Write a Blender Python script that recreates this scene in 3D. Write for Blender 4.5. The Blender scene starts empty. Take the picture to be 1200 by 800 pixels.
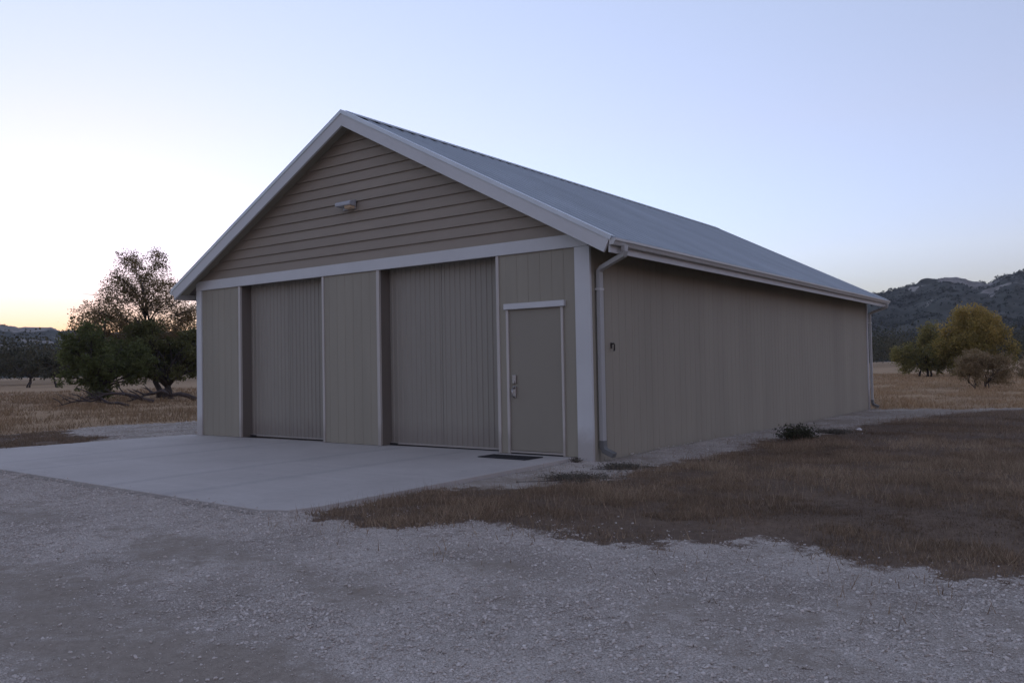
import bpy, bmesh, math, random
import numpy as np
from mathutils import Matrix, Vector

sc = bpy.context.scene
COL = sc.collection
R = math.radians

# ------------------------------------------------------------------ camera
cam = bpy.data.cameras.new('camera')
cam_ob = bpy.data.objects.new('camera', cam)
COL.objects.link(cam_ob)
_r = Vector((0.8051359, 0.5928072, -0.0183251))
_u = Vector((0.0318177, -0.0123196, 0.9994178))
_f = Vector((-0.5922363, 0.8052502, 0.0287807))
_m = Matrix((_r, _u, -_f)).transposed().to_4x4()
CAMX, CAMY, CAMZ = 5.834, -9.738, 1.288
_m.translation = (CAMX, CAMY, CAMZ)
cam_ob.matrix_world = _m
cam.sensor_width = 36
cam.lens = 29.056
cam.clip_start = 0.1
cam.clip_end = 6000
sc.camera = cam_ob

# ------------------------------------------------------------------ sky, sun, exposure (dusk, sun just below the horizon)
SUN_EL, SUN_ROT = -1.0, -64.0
world = bpy.data.worlds.new('World')
sc.world = world
world.use_nodes = True
_n, _l = world.node_tree.nodes, world.node_tree.links
sky = _n.new('ShaderNodeTexSky')
sky.sky_type = 'NISHITA'
sky.sun_disc = False
sky.sun_elevation = R(SUN_EL)
sky.sun_rotation = R(SUN_ROT)
sky.air_density, sky.dust_density, sky.ozone_density, sky.altitude = 1.0, 0.5, 2.5, 0
_tc = _n.new('ShaderNodeTexCoord')
_sx = _n.new('ShaderNodeSeparateXYZ')
_l.new(_tc.outputs['Generated'], _sx.inputs[0])
_rp = _n.new('ShaderNodeValToRGB')          # low horizon haze, plus zenith warmed to neutralise ground light, same in every direction
_e = _rp.color_ramp.elements
_e[0].position, _e[0].color = 0.0, (0.09, 0.27, 1.0, 1)
_e[1].position, _e[1].color = 1.0, (0.87, 0.80, 0.75, 1)
for _p, _c in ((0.055, (0.26, 0.49, 1.0, 1)), (0.12, (0.46, 0.64, 0.97, 1)), (0.27, (0.63, 0.69, 0.80, 1)), (0.42, (0.75, 0.79, 0.81, 1))):
    _x = _e.new(_p); _x.color = _c
_l.new(_sx.outputs['Z'], _rp.inputs[0])
def _mul(a, col):
    m_ = _n.new('ShaderNodeMix'); m_.data_type = 'RGBA'; m_.blend_type = 'MULTIPLY'
    m_.inputs['Factor'].default_value = 1.0; _l.new(a, m_.inputs['A'])
    if isinstance(col, tuple): m_.inputs['B'].default_value = col
    else: _l.new(col, m_.inputs['B'])
    return m_.outputs['Result']
_c = _mul(_mul(sky.outputs[0], _rp.outputs[0]), (1.74 * 3.49, 1.13 * 3.49, 0.85 * 3.49, 1))
_g = _n.new('ShaderNodeGamma'); _g.inputs['Gamma'].default_value = 0.8
_l.new(_c, _g.inputs['Color'])
_bg = _n['Background']
_bg.inputs['Strength'].default_value = 0.1
_l.new(_g.outputs[0], _bg.inputs['Color'])

sun = bpy.data.lights.new('sun', 'SUN')
sun.energy = 0.05
sun.angle = R(0.5)
sun.color = (1.0, 0.82, 0.62)
sun_ob = bpy.data.objects.new('sun', sun)
COL.objects.link(sun_ob)
_sd = Vector((math.sin(R(SUN_ROT)) * math.cos(R(SUN_EL)), math.cos(R(SUN_ROT)) * math.cos(R(SUN_EL)), math.sin(R(SUN_EL))))
sun_ob.rotation_euler = (-_sd).to_track_quat('-Z', 'Y').to_euler()
sun_ob.location = (-20, 10, 12)

vs = sc.view_settings
vs.view_transform = 'Standard'
vs.look = 'None'
vs.exposure = 3.32
vs.gamma = 1.0
vs.use_curve_mapping = False
sc.cycles.max_bounces = 6
sc.cycles.transparent_max_bounces = 4

# ------------------------------------------------------------------ helpers
rng = np.random.default_rng(11)
random.seed(5)

def _hash(i, j, s):
    n = (i.astype(np.int64) * 374761393 + j.astype(np.int64) * 668265263 + s * 1442695041) & 0xFFFFFFFF
    n = ((n ^ (n >> 13)) * 1274126177) & 0xFFFFFFFF
    n = n ^ (n >> 16)
    return (n & 0xFFFF) / 65535.0

def vnoise(x, y, s=0):
    x = np.asarray(x, float); y = np.asarray(y, float)
    i = np.floor(x); j = np.floor(y); fx = x - i; fy = y - j
    fx = fx * fx * (3 - 2 * fx); fy = fy * fy * (3 - 2 * fy)
    i = i.astype(np.int64); j = j.astype(np.int64)
    a = _hash(i, j, s); b = _hash(i + 1, j, s); c = _hash(i, j + 1, s); d = _hash(i + 1, j + 1, s)
    return (a * (1 - fx) + b * fx) * (1 - fy) + (c * (1 - fx) + d * fx) * fy

def fbm(x, y, s=0, o=4):
    v = 0.0; a = 0.5; t = 0.0
    for k in range(o):
        v = v + a * vnoise(x * 2 ** k, y * 2 ** k, s + k * 17); t += a; a *= 0.5
    return v / t

def inpoly(x, y, poly):
    x = np.asarray(x); y = np.asarray(y); c = np.zeros(x.shape, bool); n = len(poly)
    for k in range(n):
        x0, y0 = poly[k]; x1, y1 = poly[(k + 1) % n]
        if y0 == y1: continue
        h = ((y0 > y) != (y1 > y)) & (x < (x1 - x0) * (y - y0) / (y1 - y0) + x0)
        c ^= h
    return c

def smooth(a, b, x):
    t = np.clip((x - a) / (b - a), 0, 1)
    return t * t * (3 - 2 * t)

class MB:
    def __init__(s): s.v = []; s.f = []
    def add(s, vs_, fs_):
        k = len(s.v); s.v += [tuple(p) for p in vs_]; s.f += [tuple(i + k for i in f) for f in fs_]
        return s
    def box(s, x0, x1, y0, y1, z0, z1):
        return s.add([(x0, y0, z0), (x1, y0, z0), (x1, y1, z0), (x0, y1, z0), (x0, y0, z1), (x1, y0, z1), (x1, y1, z1), (x0, y1, z1)],
                     [(0, 3, 2, 1), (4, 5, 6, 7), (0, 1, 5, 4), (1, 2, 6, 5), (2, 3, 7, 6), (3, 0, 4, 7)])
    def prism(s, poly, a, b):
        """poly of 3D offsets (list of Vector/tuple), extruded from +a to +b (3D vectors)"""
        n = len(poly)
        va = [tuple(Vector(p) + Vector(a)) for p in poly]; vb = [tuple(Vector(p) + Vector(b)) for p in poly]
        fs_ = [tuple(range(n))[::-1], tuple(range(n, 2 * n))] + [(k, (k + 1) % n, n + (k + 1) % n, n + k) for k in range(n)]
        return s.add(va + vb, fs_)
    def tube(s, path, radii, n=6, squash=None):
        path = [Vector(p) for p in path]; rings = []
        k0 = len(s.v)
        up = Vector((0.13, 0.29, 0.95)).normalized()
        for i, p in enumerate(path):
            d = (path[min(i + 1, len(path) - 1)] - path[max(i - 1, 0)])
            d = d.normalized() if d.length > 1e-6 else Vector((0, 0, 1))
            a = d.cross(up)
            if a.length < 0.05: a = d.cross(Vector((1, 0, 0)))
            a.normalize(); b = a.cross(d)
            r = radii[i] if hasattr(radii, '__len__') else radii
            for q in range(n):
                t = 2 * math.pi * q / n
                s.v.append(tuple(p + a * (math.cos(t) * r) + b * (math.sin(t) * r)))
        for i in range(len(path) - 1):
            for q in range(n):
                s.f.append((k0 + i * n + q, k0 + i * n + (q + 1) % n, k0 + (i + 1) * n + (q + 1) % n, k0 + (i + 1) * n + q))
        s.f.append(tuple(k0 + q for q in range(n))[::-1])
        s.f.append(tuple(k0 + (len(path) - 1) * n + q for q in range(n)))
        return s
    def mesh(s, name, mat=None, smooth_=False, fix=True):
        me = bpy.data.meshes.new(name); me.from_pydata(s.v, [], s.f)
        if fix:
            bm = bmesh.new(); bm.from_mesh(me); bmesh.ops.recalc_face_normals(bm, faces=bm.faces); bm.to_mesh(me); bm.free()
        if mat: me.materials.append(mat)
        if smooth_: me.shade_smooth()
        me.update()
        return me
    def build(s, name, mat=None, parent=None, smooth_=False, bevel=0):
        o = bpy.data.objects.new(name, s.mesh(name, mat, smooth_))
        COL.objects.link(o)
        if parent is not None: put(o, parent)
        if bevel:
            b = o.modifiers.new('bevel', 'BEVEL'); b.width = bevel; b.segments = 2; b.limit_method = 'ANGLE'
        return o

WORLD = {}
def put(o, parent):
    """parent o to a thing while the mesh stays in world coordinates"""
    o.parent = parent
    off = WORLD.get(parent.name, Vector((0, 0, 0)))
    o.location = -off
    WORLD[o.name] = Vector((0, 0, 0))

def tag(o, label=None, cat=None, group=None, kind=None):
    if label: o['label'] = label
    if cat: o['category'] = cat
    if group: o['group'] = group
    if kind: o['kind'] = kind
    return o

def empty(name, loc, label=None, cat=None, group=None):
    o = bpy.data.objects.new(name, None); COL.objects.link(o); o.location = loc
    o.empty_display_size = 0.3
    WORLD[o.name] = Vector(loc)
    return tag(o, label, cat, group)

def mesh_np(name, V, F, mat, attr=None, smooth_=False):
    """V (n,3), F (m,k) equal-size faces, attr dict of point float arrays"""
    me = bpy.data.meshes.new(name)
    V = np.asarray(V, np.float32); F = np.asarray(F, np.int32); k = F.shape[1]
    me.vertices.add(len(V)); me.vertices.foreach_set('co', V.ravel())
    me.loops.add(F.size); me.loops.foreach_set('vertex_index', F.ravel())
    me.polygons.add(len(F)); me.polygons.foreach_set('loop_start', np.arange(0, F.size, k, dtype=np.int32))
    me.polygons.foreach_set('loop_total', np.full(len(F), k, np.int32))
    if smooth_: me.polygons.foreach_set('use_smooth', np.ones(len(F), bool))
    for a, d in (attr or {}).items():
        at = me.attributes.new(a, 'FLOAT', 'POINT'); at.data.foreach_set('value', np.asarray(d, np.float32))
    me.materials.append(mat)
    me.update(); me.validate()
    return me

# ------------------------------------------------------------------ materials
def nodes(name):
    m = bpy.data.materials.new(name); m.use_nodes = True
    nt = m.node_tree; return m, nt.nodes, nt.links, nt.nodes['Principled BSDF']

def noise_node(n, l, scale, detail=4, rough=0.6, vec=None, dim=None):
    t = n.new('ShaderNodeTexNoise'); t.inputs['Scale'].default_value = scale
    t.inputs['Detail'].default_value = detail; t.inputs['Roughness'].default_value = rough
    if vec is not None: l.new(vec, t.inputs['Vector'])
    return t

def ramp(n, l, src, stops):
    r = n.new('ShaderNodeValToRGB'); e = r.color_ramp.elements
    e[0].position, e[0].color = stops[0][0], (*stops[0][1], 1)
    e[1].position, e[1].color = stops[-1][0], (*stops[-1][1], 1)
    for p, c in stops[1:-1]:
        x = e.new(p); x.color = (*c, 1)
    if src is not None: l.new(src, r.inputs[0])
    return r

def mix(n, l, fac, a, b, mode='MIX'):
    m = n.new('ShaderNodeMix'); m.data_type = 'RGBA'; m.blend_type = mode
    for key, val in (('Factor', fac), ('A', a), ('B', b)):
        if isinstance(val, (int, float)): m.inputs[key].default_value = val
        elif isinstance(val, tuple): m.inputs[key].default_value = (*val, 1) if len(val) == 3 else val
        else: l.new(val, m.inputs[key])
    return m.outputs['Result']

def coords(n, l, scale=(1, 1, 1)):
    g = n.new('ShaderNodeNewGeometry'); mp = n.new('ShaderNodeMapping')
    mp.inputs['Scale'].default_value = scale
    l.new(g.outputs['Position'], mp.inputs[0]); return mp.outputs[0]

def paint(name, col, rough=0.6, var=0.12, scale=1.5, streak=(1, 1, 0.25), bump=0.0, bscale=60, metal=0.0, spec=0.5, dirt=None):
    m, n, l, b = nodes(name)
    v = coords(n, l, streak)
    t = noise_node(n, l, scale, 6, 0.65, v)
    c0 = tuple(x * (1 - var) for x in col); c1 = tuple(min(1, x * (1 + var)) for x in col)
    c = ramp(n, l, t.outputs[0], [(0.3, c0), (0.7, c1)]).outputs[0]
    # every piece a shade of its own
    oi = n.new('ShaderNodeObjectInfo')
    rr = ramp(n, l, oi.outputs['Random'], [(0, (0.95, 0.95, 0.95)), (1, (1.0, 1.0, 1.0))])
    c = mix(n, l, 1.0, c, rr.outputs[0], 'MULTIPLY')
    if dirt:      # splash dirt close to the ground
        g = n.new('ShaderNodeNewGeometry'); sx = n.new('ShaderNodeSeparateXYZ'); l.new(g.outputs['Position'], sx.inputs[0])
        t2 = noise_node(n, l, 5, 5, 0.7)
        l.new(g.outputs['Position'], t2.inputs['Vector'])
        ma = n.new('ShaderNodeMath'); ma.operation = 'MULTIPLY_ADD'; ma.inputs[1].default_value = -0.35; l.new(t2.outputs[0], ma.inputs[0]); l.new(sx.outputs['Z'], ma.inputs[2])
        rd = ramp(n, l, ma.outputs[0], [(0.0, (0.55,) * 3), (0.25, (0, 0, 0))])
        c = mix(n, l, rd.outputs[0], c, dirt)
    l.new(c, b.inputs['Base Color'])
    b.inputs['Roughness'].default_value = rough
    b.inputs['Metallic'].default_value = metal
    b.inputs['Specular IOR Level'].default_value = spec
    if bump:
        t3 = noise_node(n, l, bscale, 4, 0.6, coords(n, l, (1, 1, streak[2])))
        bp = n.new('ShaderNodeBump'); bp.inputs['Strength'].default_value = bump; bp.inputs['Distance'].default_value = 0.004
        l.new(t3.outputs[0], bp.inputs['Height']); l.new(bp.outputs[0], b.inputs['Normal'])
    return m

TAUPE = (0.310, 0.2865, 0.222)
M = {}
M['siding'] = paint('taupe_siding', TAUPE, 0.62, 0.09, 1.2, (1, 1, 0.15), 0.25, 90)
M['gable'] = paint('taupe_lap_siding', (0.298, 0.256, 0.20), 0.65, 0.10, 1.4, (0.3, 1, 1), 0.3, 90)
M['door'] = paint('grey_door_metal', (0.283, 0.264, 0.218), 0.5, 0.06, 1.0, (1, 1, 0.3), 0.05, 40, dirt=(0.21, 0.185, 0.16))
M['walkdoor'] = paint('taupe_door_paint', (0.262, 0.240, 0.188), 0.5, 0.05, 1.0, (1, 1, 0.3), 0.08, 60)
M['trim'] = paint('pale_grey_trim', (0.585, 0.60, 0.59), 0.5, 0.06, 1.6, (0.6, 0.6, 0.6), 0.12, 70, dirt=(0.3, 0.26, 0.22))
M['jamb'] = paint('light_taupe_trim', (0.50, 0.475, 0.43), 0.45, 0.05, 2.0, (1, 1, 0.3), 0.05, 70, dirt=(0.27, 0.24, 0.2))
M['roof'] = paint('galvanised_roof', (0.405, 0.45, 0.475), 0.45, 0.10, 0.9, (0.35, 1, 1), 0.06, 20, metal=0.55)
M['flash'] = paint('grey_metal_flashing', (0.58, 0.62, 0.64), 0.42, 0.08, 1.4, (1, 1, 1), 0.04, 30, metal=0.4)
M['gutter'] = paint('painted_gutter', (0.56, 0.57, 0.545), 0.4, 0.06, 1.2, (1, 0.4, 1), 0.04, 30, metal=0.1)
M['dark'] = paint('dark_soffit', (0.14, 0.12, 0.11), 0.8, 0.15, 2.0, (1, 1, 1), 0.1, 40)
M['rubber'] = paint('black_rubber_and_gap_shade', (0.022, 0.022, 0.024), 0.75, 0.25, 30, (1, 1, 1), 0.8, 220)  # rubber mat and seals, also the black strips painted as gap shade
M['steel'] = paint('satin_nickel', (0.46, 0.45, 0.44), 0.32, 0.05, 8, (1, 1, 1), metal=0.9)
M['black'] = paint('dark_iron', (0.05, 0.04, 0.035), 0.6, 0.2, 30, (1, 1, 1), metal=0.3)
M['fixture'] = paint('grey_fixture', (0.42, 0.44, 0.46), 0.45, 0.05, 6, (1, 1, 1))
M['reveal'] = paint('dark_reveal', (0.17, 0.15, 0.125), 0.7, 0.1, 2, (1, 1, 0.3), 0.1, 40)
M['elbow'] = paint('dark_grey_elbow', (0.15, 0.155, 0.148), 0.6, 0.15, 6, (1, 1, 1), 0.1, 60)
M['spout'] = paint('painted_downspout', (0.43, 0.435, 0.415), 0.45, 0.06, 1.2, (1, 1, 0.4), 0.04, 30)
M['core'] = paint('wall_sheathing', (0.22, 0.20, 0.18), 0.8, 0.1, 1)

def lens_mat():
    m, n, l, b = nodes('amber_lens')
    b.inputs['Base Color'].default_value = (0.55, 0.42, 0.28, 1); b.inputs['Roughness'].default_value = 0.2
    return m
M['lens'] = lens_mat()

def concrete():
    m, n, l, b = nodes('broom_concrete')
    p = coords(n, l)
    t = noise_node(n, l, 0.7, 8, 0.6, p); t2 = noise_node(n, l, 9, 6, 0.7, p)
    c = ramp(n, l, t.outputs[0], [(0.28, (0.39, 0.36, 0.325)), (0.52, (0.445, 0.415, 0.375)), (0.75, (0.485, 0.455, 0.415))]).outputs[0]
    c = mix(n, l, 0.5, c, ramp(n, l, t2.outputs[0], [(0.3, (0.84,) * 3), (0.65, (1, 1, 1))]).outputs[0], 'MULTIPLY')
    # pale streaks left by the broom and wheels, running along the front edge
    t3 = noise_node(n, l, 1.0, 5, 0.6, coords(n, l, (0.22, 2.6, 1)))
    c = mix(n, l, ramp(n, l, t3.outputs[0], [(0.55, (0, 0, 0)), (0.75, (0.4,) * 3)]).outputs[0], c, (0.525, 0.495, 0.45))
    # tyre marks running from the bay doors to the drive, and a few old drips
    for xs, wd_ in ((-6.1, 0.13), (-7.45, 0.13), (-2.25, 0.14), (-3.6, 0.14)):
        g = n.new('ShaderNodeNewGeometry'); sx = n.new('ShaderNodeSeparateXYZ'); l.new(g.outputs['Position'], sx.inputs[0])
        wv = noise_node(n, l, 0.45, 3, 0.5, p)
        m1 = n.new('ShaderNodeMath'); m1.operation = 'MULTIPLY_ADD'; m1.inputs[1].default_value = 0.5; l.new(wv.outputs[0], m1.inputs[0]); l.new(sx.outputs['X'], m1.inputs[2])
        m2 = n.new('ShaderNodeMath'); m2.operation = 'SUBTRACT'; l.new(m1.outputs[0], m2.inputs[0]); m2.inputs[1].default_value = xs + 0.25
        m3 = n.new('ShaderNodeMath'); m3.operation = 'ABSOLUTE'; l.new(m2.outputs[0], m3.inputs[0])
        mk = ramp(n, l, m3.outputs[0], [(wd_ * 0.3, (0.42,) * 3), (wd_, (0, 0, 0))]).outputs[0]
        mk = mix(n, l, 1.0, mk, ramp(n, l, t2.outputs[0], [(0.35, (0.1,) * 3), (0.6, (1, 1, 1))]).outputs[0], 'MULTIPLY')
        c = mix(n, l, mk, c, (0.27, 0.255, 0.24))
    dv = n.new('ShaderNodeTexVoronoi'); dv.inputs['Scale'].default_value = 1.3; l.new(p, dv.inputs['Vector'])
    c = mix(n, l, ramp(n, l, dv.outputs['Distance'], [(0.03, (0.35,) * 3), (0.085, (0, 0, 0))]).outputs[0], c, (0.25, 0.235, 0.22))
    l.new(c, b.inputs['Base Color']); b.inputs['Roughness'].default_value = 0.8
    t4 = noise_node(n, l, 1.0, 3, 0.6, coords(n, l, (6, 240, 1)))
    bp = n.new('ShaderNodeBump'); bp.inputs['Strength'].default_value = 0.25; bp.inputs['Distance'].default_value = 0.003
    l.new(t4.outputs[0], bp.inputs['Height']); l.new(bp.outputs[0], b.inputs['Normal'])
    return m
M['concrete'] = concrete()

def attr_node(n, name):
    a = n.new('ShaderNodeAttribute'); a.attribute_name = name; return a

def ground_mat():
    m, n, l, b = nodes('ground_gravel_and_dry_grass')
    p = coords(n, l)
    # pale limestone gravel with bare dirt patches
    vor = n.new('ShaderNodeTexVoronoi'); vor.inputs['Scale'].default_value = 120; vor.inputs['Randomness'].default_value = 1.0; l.new(p, vor.inputs['Vector'])
    sepc = n.new('ShaderNodeSeparateColor'); l.new(vor.outputs['Color'], sepc.inputs[0])
    st = ramp(n, l, sepc.outputs[0], [(0.0, (0.40, 0.358, 0.31)), (0.45, (0.51, 0.46, 0.40)), (0.85, (0.58, 0.525, 0.46)), (1.0, (0.65, 0.60, 0.535))]).outputs[0]
    edge = ramp(n, l, vor.outputs['Distance'], [(0.35, (1, 1, 1)), (0.75, (0.62, 0.61, 0.60))]).outputs[0]
    st = mix(n, l, 1.0, st, edge, 'MULTIPLY')
    big = noise_node(n, l, 0.9, 6, 0.62, p)
    st = mix(n, l, 0.8, st, ramp(n, l, big.outputs[0], [(0.34, (0.68, 0.655, 0.63)), (0.60, (1.18, 1.18, 1.18))]).outputs[0], 'MULTIPLY')
    fine = noise_node(n, l, 26, 5, 0.7, p)
    dirt = ramp(n, l, fine.outputs[0], [(0.3, (0.25, 0.212, 0.168)), (0.7, (0.36, 0.31, 0.25))]).outputs[0]
    dn = noise_node(n, l, 7, 6, 0.75, p)
    am = attr_node(n, 'dirt')
    ad = n.new('ShaderNodeMath'); ad.operation = 'ADD'; l.new(am.outputs['Fac'], ad.inputs[0])
    sb = n.new('ShaderNodeMath'); sb.operation = 'MULTIPLY_ADD'; sb.inputs[1].default_value = 2.2; sb.inputs[2].default_value = -1.1; l.new(dn.outputs[0], sb.inputs[0]); l.new(sb.outputs[0], ad.inputs[1])
    c = mix(n, l, ramp(n, l, ad.outputs[0], [(0.15, (0, 0, 0)), (0.75, (0.92,) * 3)]).outputs[0], st, dirt)
    # short brown dead grass mat
    g1 = noise_node(n, l, 14, 6, 0.75, p); g2 = noise_node(n, l, 1.1, 5, 0.6, p)
    gb = ramp(n, l, g1.outputs[0], [(0.3, (0.11, 0.083, 0.062)), (0.55, (0.165, 0.125, 0.092)), (0.8, (0.24, 0.185, 0.134))]).outputs[0]
    gb = mix(n, l, 0.7, gb, ramp(n, l, g2.outputs[0], [(0.3, (0.75, 0.72, 0.7)), (0.7, (1.25, 1.15, 1.05))]).outputs[0], 'MULTIPLY')
    ag = attr_node(n, 'grass')
    an = n.new('ShaderNodeMath'); an.operation = 'ADD'; l.new(ag.outputs['Fac'], an.inputs[0]); l.new(sb.outputs[0], an.inputs[1])
    c = mix(n, l, ramp(n, l, an.outputs[0], [(0.36, (0, 0, 0)), (0.64, (1, 1, 1))]).outputs[0], c, gb)
    # tan field
    f1 = noise_node(n, l, 0.35, 8, 0.68, coords(n, l, (1, 0.45, 1))); f2 = noise_node(n, l, 6, 5, 0.75, p)
    fb = ramp(n, l, f1.outputs[0], [(0.28, (0.24, 0.162, 0.092)), (0.5, (0.39, 0.268, 0.15)), (0.72, (0.49, 0.345, 0.195))]).outputs[0]
    fb = mix(n, l, 0.6, fb, ramp(n, l, f2.outputs[0], [(0.3, (0.65,) * 3), (0.65, (1.1,) * 3)]).outputs[0], 'MULTIPLY')
    af = attr_node(n, 'field')
    fn = n.new('ShaderNodeMath'); fn.operation = 'ADD'; l.new(af.outputs['Fac'], fn.inputs[0]); l.new(sb.outputs[0], fn.inputs[1])
    c = mix(n, l, ramp(n, l, fn.outputs[0], [(0.36, (0, 0, 0)), (0.64, (1, 1, 1))]).outputs[0], c, fb)
    l.new(c, b.inputs['Base Color']); b.inputs['Roughness'].default_value = 0.95; b.inputs['Specular IOR Level'].default_value = 0.2
    bp = n.new('ShaderNodeBump'); bp.inputs['Strength'].default_value = 0.7; bp.inputs['Distance'].default_value = 0.012; bp.invert = True
    l.new(vor.outputs['Distance'], bp.inputs['Height'])
    bp2 = n.new('ShaderNodeBump'); bp2.inputs['Strength'].default_value = 0.6; bp2.inputs['Distance'].default_value = 0.02
    l.new(dn.outputs[0], bp2.inputs['Height']); l.new(bp.outputs[0], bp2.inputs['Normal']); l.new(bp2.outputs[0], b.inputs['Normal'])
    return m
M['ground'] = ground_mat()

def stone_mat():
    m, n, l, b = nodes('limestone_pebbles')
    oi = n.new('ShaderNodeObjectInfo')
    c = ramp(n, l, oi.outputs['Random'], [(0, (0.40, 0.358, 0.31)), (0.3, (0.50, 0.455, 0.40)), (0.85, (0.60, 0.55, 0.49)), (0.98, (0.66, 0.61, 0.55)), (1, (0.76, 0.72, 0.66))]).outputs[0]
    t = noise_node(n, l, 90, 4, 0.6, coords(n, l))
    c = mix(n, l, 0.5, c, ramp(n, l, t.outputs[0], [(0.3, (0.7,) * 3), (0.7, (1.1,) * 3)]).outputs[0], 'MULTIPLY')
    l.new(c, b.inputs['Base Color']); b.inputs['Roughness'].default_value = 0.9; b.inputs['Specular IOR Level'].default_value = 0.25
    return m
M['stone'] = stone_mat()

def leafy(name, stops, trans=0.3, rough=0.7):
    m, n, l, b = nodes(name)
    a = attr_node(n, 'tint')
    c = ramp(n, l, a.outputs['Fac'], stops).outputs[0]
    l.new(c, b.inputs['Base Color']); b.inputs['Roughness'].default_value = rough; b.inputs['Specular IOR Level'].default_value = 0.15
    if trans:
        tr = n.new('ShaderNodeBsdfTranslucent'); l.new(c, tr.inputs['Color'])
        ms = n.new('ShaderNodeMixShader'); ms.inputs[0].default_value = trans
        l.new(b.outputs[0], ms.inputs[1]); l.new(tr.outputs[0], ms.inputs[2]); l.new(ms.outputs[0], n['Material Output'].inputs['Surface'])
    return m
M['brown_grass'] = leafy('dead_brown_grass', [(0, (0.115, 0.083, 0.056)), (0.5, (0.22, 0.158, 0.103)), (0.85, (0.32, 0.238, 0.158)), (1, (0.45, 0.355, 0.245))], 0.2)
M['tan_grass'] = leafy('dry_tan_grass', [(0, (0.20, 0.135, 0.077)), (0.5, (0.37, 0.253, 0.146)), (1, (0.52, 0.38, 0.225))], 0.25)
M['oak'] = leafy('dark_green_leaves', [(0, (0.10, 0.106, 0.04)), (0.6, (0.165, 0.17, 0.066)), (1, (0.24, 0.225, 0.10))], 0.5)
M['juniper'] = leafy('green_needles', [(0, (0.095, 0.11, 0.04)), (0.6, (0.155, 0.178, 0.066)), (1, (0.22, 0.235, 0.10))], 0.5)
M['sparse'] = leafy('fading_brown_green_leaves', [(0, (0.16, 0.13, 0.06)), (0.5, (0.26, 0.205, 0.10)), (1, (0.40, 0.27, 0.16))], 0.62)
M['willow'] = leafy('yellow_autumn_leaves', [(0, (0.19, 0.17, 0.06)), (0.5, (0.36, 0.285, 0.09)), (1, (0.54, 0.385, 0.12))], 0.5)
M['greener'] = leafy('olive_leaves', [(0, (0.18, 0.17, 0.065)), (0.6, (0.32, 0.28, 0.10)), (1, (0.43, 0.34, 0.12))], 0.5)
M['twiggy'] = leafy('grey_brown_twigs', [(0, (0.20, 0.15, 0.082)), (0.6, (0.33, 0.25, 0.14)), (1, (0.44, 0.345, 0.20))], 0.3)
M['weed'] = leafy('dark_green_weed', [(0, (0.035, 0.04, 0.022)), (1, (0.085, 0.088, 0.05))], 0.2)
M['flat_weed'] = leafy('dull_flat_weed', [(0, (0.09, 0.082, 0.065)), (1, (0.17, 0.15, 0.115))], 0.15)
M['wood_far'] = leafy('far_wood_leaves', [(0, (0.04, 0.043, 0.027)), (0.5, (0.075, 0.075, 0.043)), (1, (0.13, 0.11, 0.06))], 0.15)
M['scrub'] = leafy('hill_scrub_leaves', [(0, (0.026, 0.032, 0.025)), (0.6, (0.05, 0.058, 0.043)), (1, (0.09, 0.095, 0.07))], 0.0)

def bark(name, c0, c1):
    m, n, l, b = nodes(name)
    t = noise_node(n, l, 12, 6, 0.7, coords(n, l, (1, 1, 0.25)))
    l.new(ramp(n, l, t.outputs[0], [(0.3, c0), (0.7, c1)]).outputs[0], b.inputs['Base Color']); b.inputs['Roughness'].default_value = 0.9
    bp = n.new('ShaderNodeBump'); bp.inputs['Strength'].default_value = 0.8; bp.inputs['Distance'].default_value = 0.02
    l.new(t.outputs[0], bp.inputs['Height']); l.new(bp.outputs[0], b.inputs['Normal'])
    return m
M['bark'] = bark('dark_bark', (0.03, 0.024, 0.02), (0.075, 0.06, 0.05))
M['deadwood'] = bark('dead_wood', (0.04, 0.03, 0.026), (0.09, 0.07, 0.06))

def hill_mat():
    m, n, l, b = nodes('rocky_scrub_hills')
    p = coords(n, l)
    t = noise_node(n, l, 0.012, 8, 0.65, p); t2 = noise_node(n, l, 0.10, 6, 0.7, p)
    scrub = ramp(n, l, t2.outputs[0], [(0.3, (0.035, 0.04, 0.033)), (0.6, (0.075, 0.078, 0.063)), (0.8, (0.125, 0.118, 0.095))]).outputs[0]
    rock = ramp(n, l, t2.outputs[0], [(0.35, (0.15, 0.138, 0.122)), (0.55, (0.28, 0.26, 0.232)), (0.75, (0.38, 0.355, 0.32))]).outputs[0]
    ar = attr_node(n, 'rock')
    ad = n.new('ShaderNodeMath'); ad.operation = 'MULTIPLY_ADD'; ad.inputs[1].default_value = 0.8; l.new(t2.outputs[0], ad.inputs[0]); l.new(ar.outputs['Fac'], ad.inputs[2])
    c = mix(n, l, ramp(n, l, ad.outputs[0], [(0.75, (0, 0, 0)), (0.95, (0.9,) * 3)]).outputs[0], scrub, rock)
    l.new(c, b.inputs['Base Color']); b.inputs['Roughness'].default_value = 0.95; b.inputs['Specular IOR Level'].default_value = 0.1
    return m
M['hill'] = hill_mat()

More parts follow.
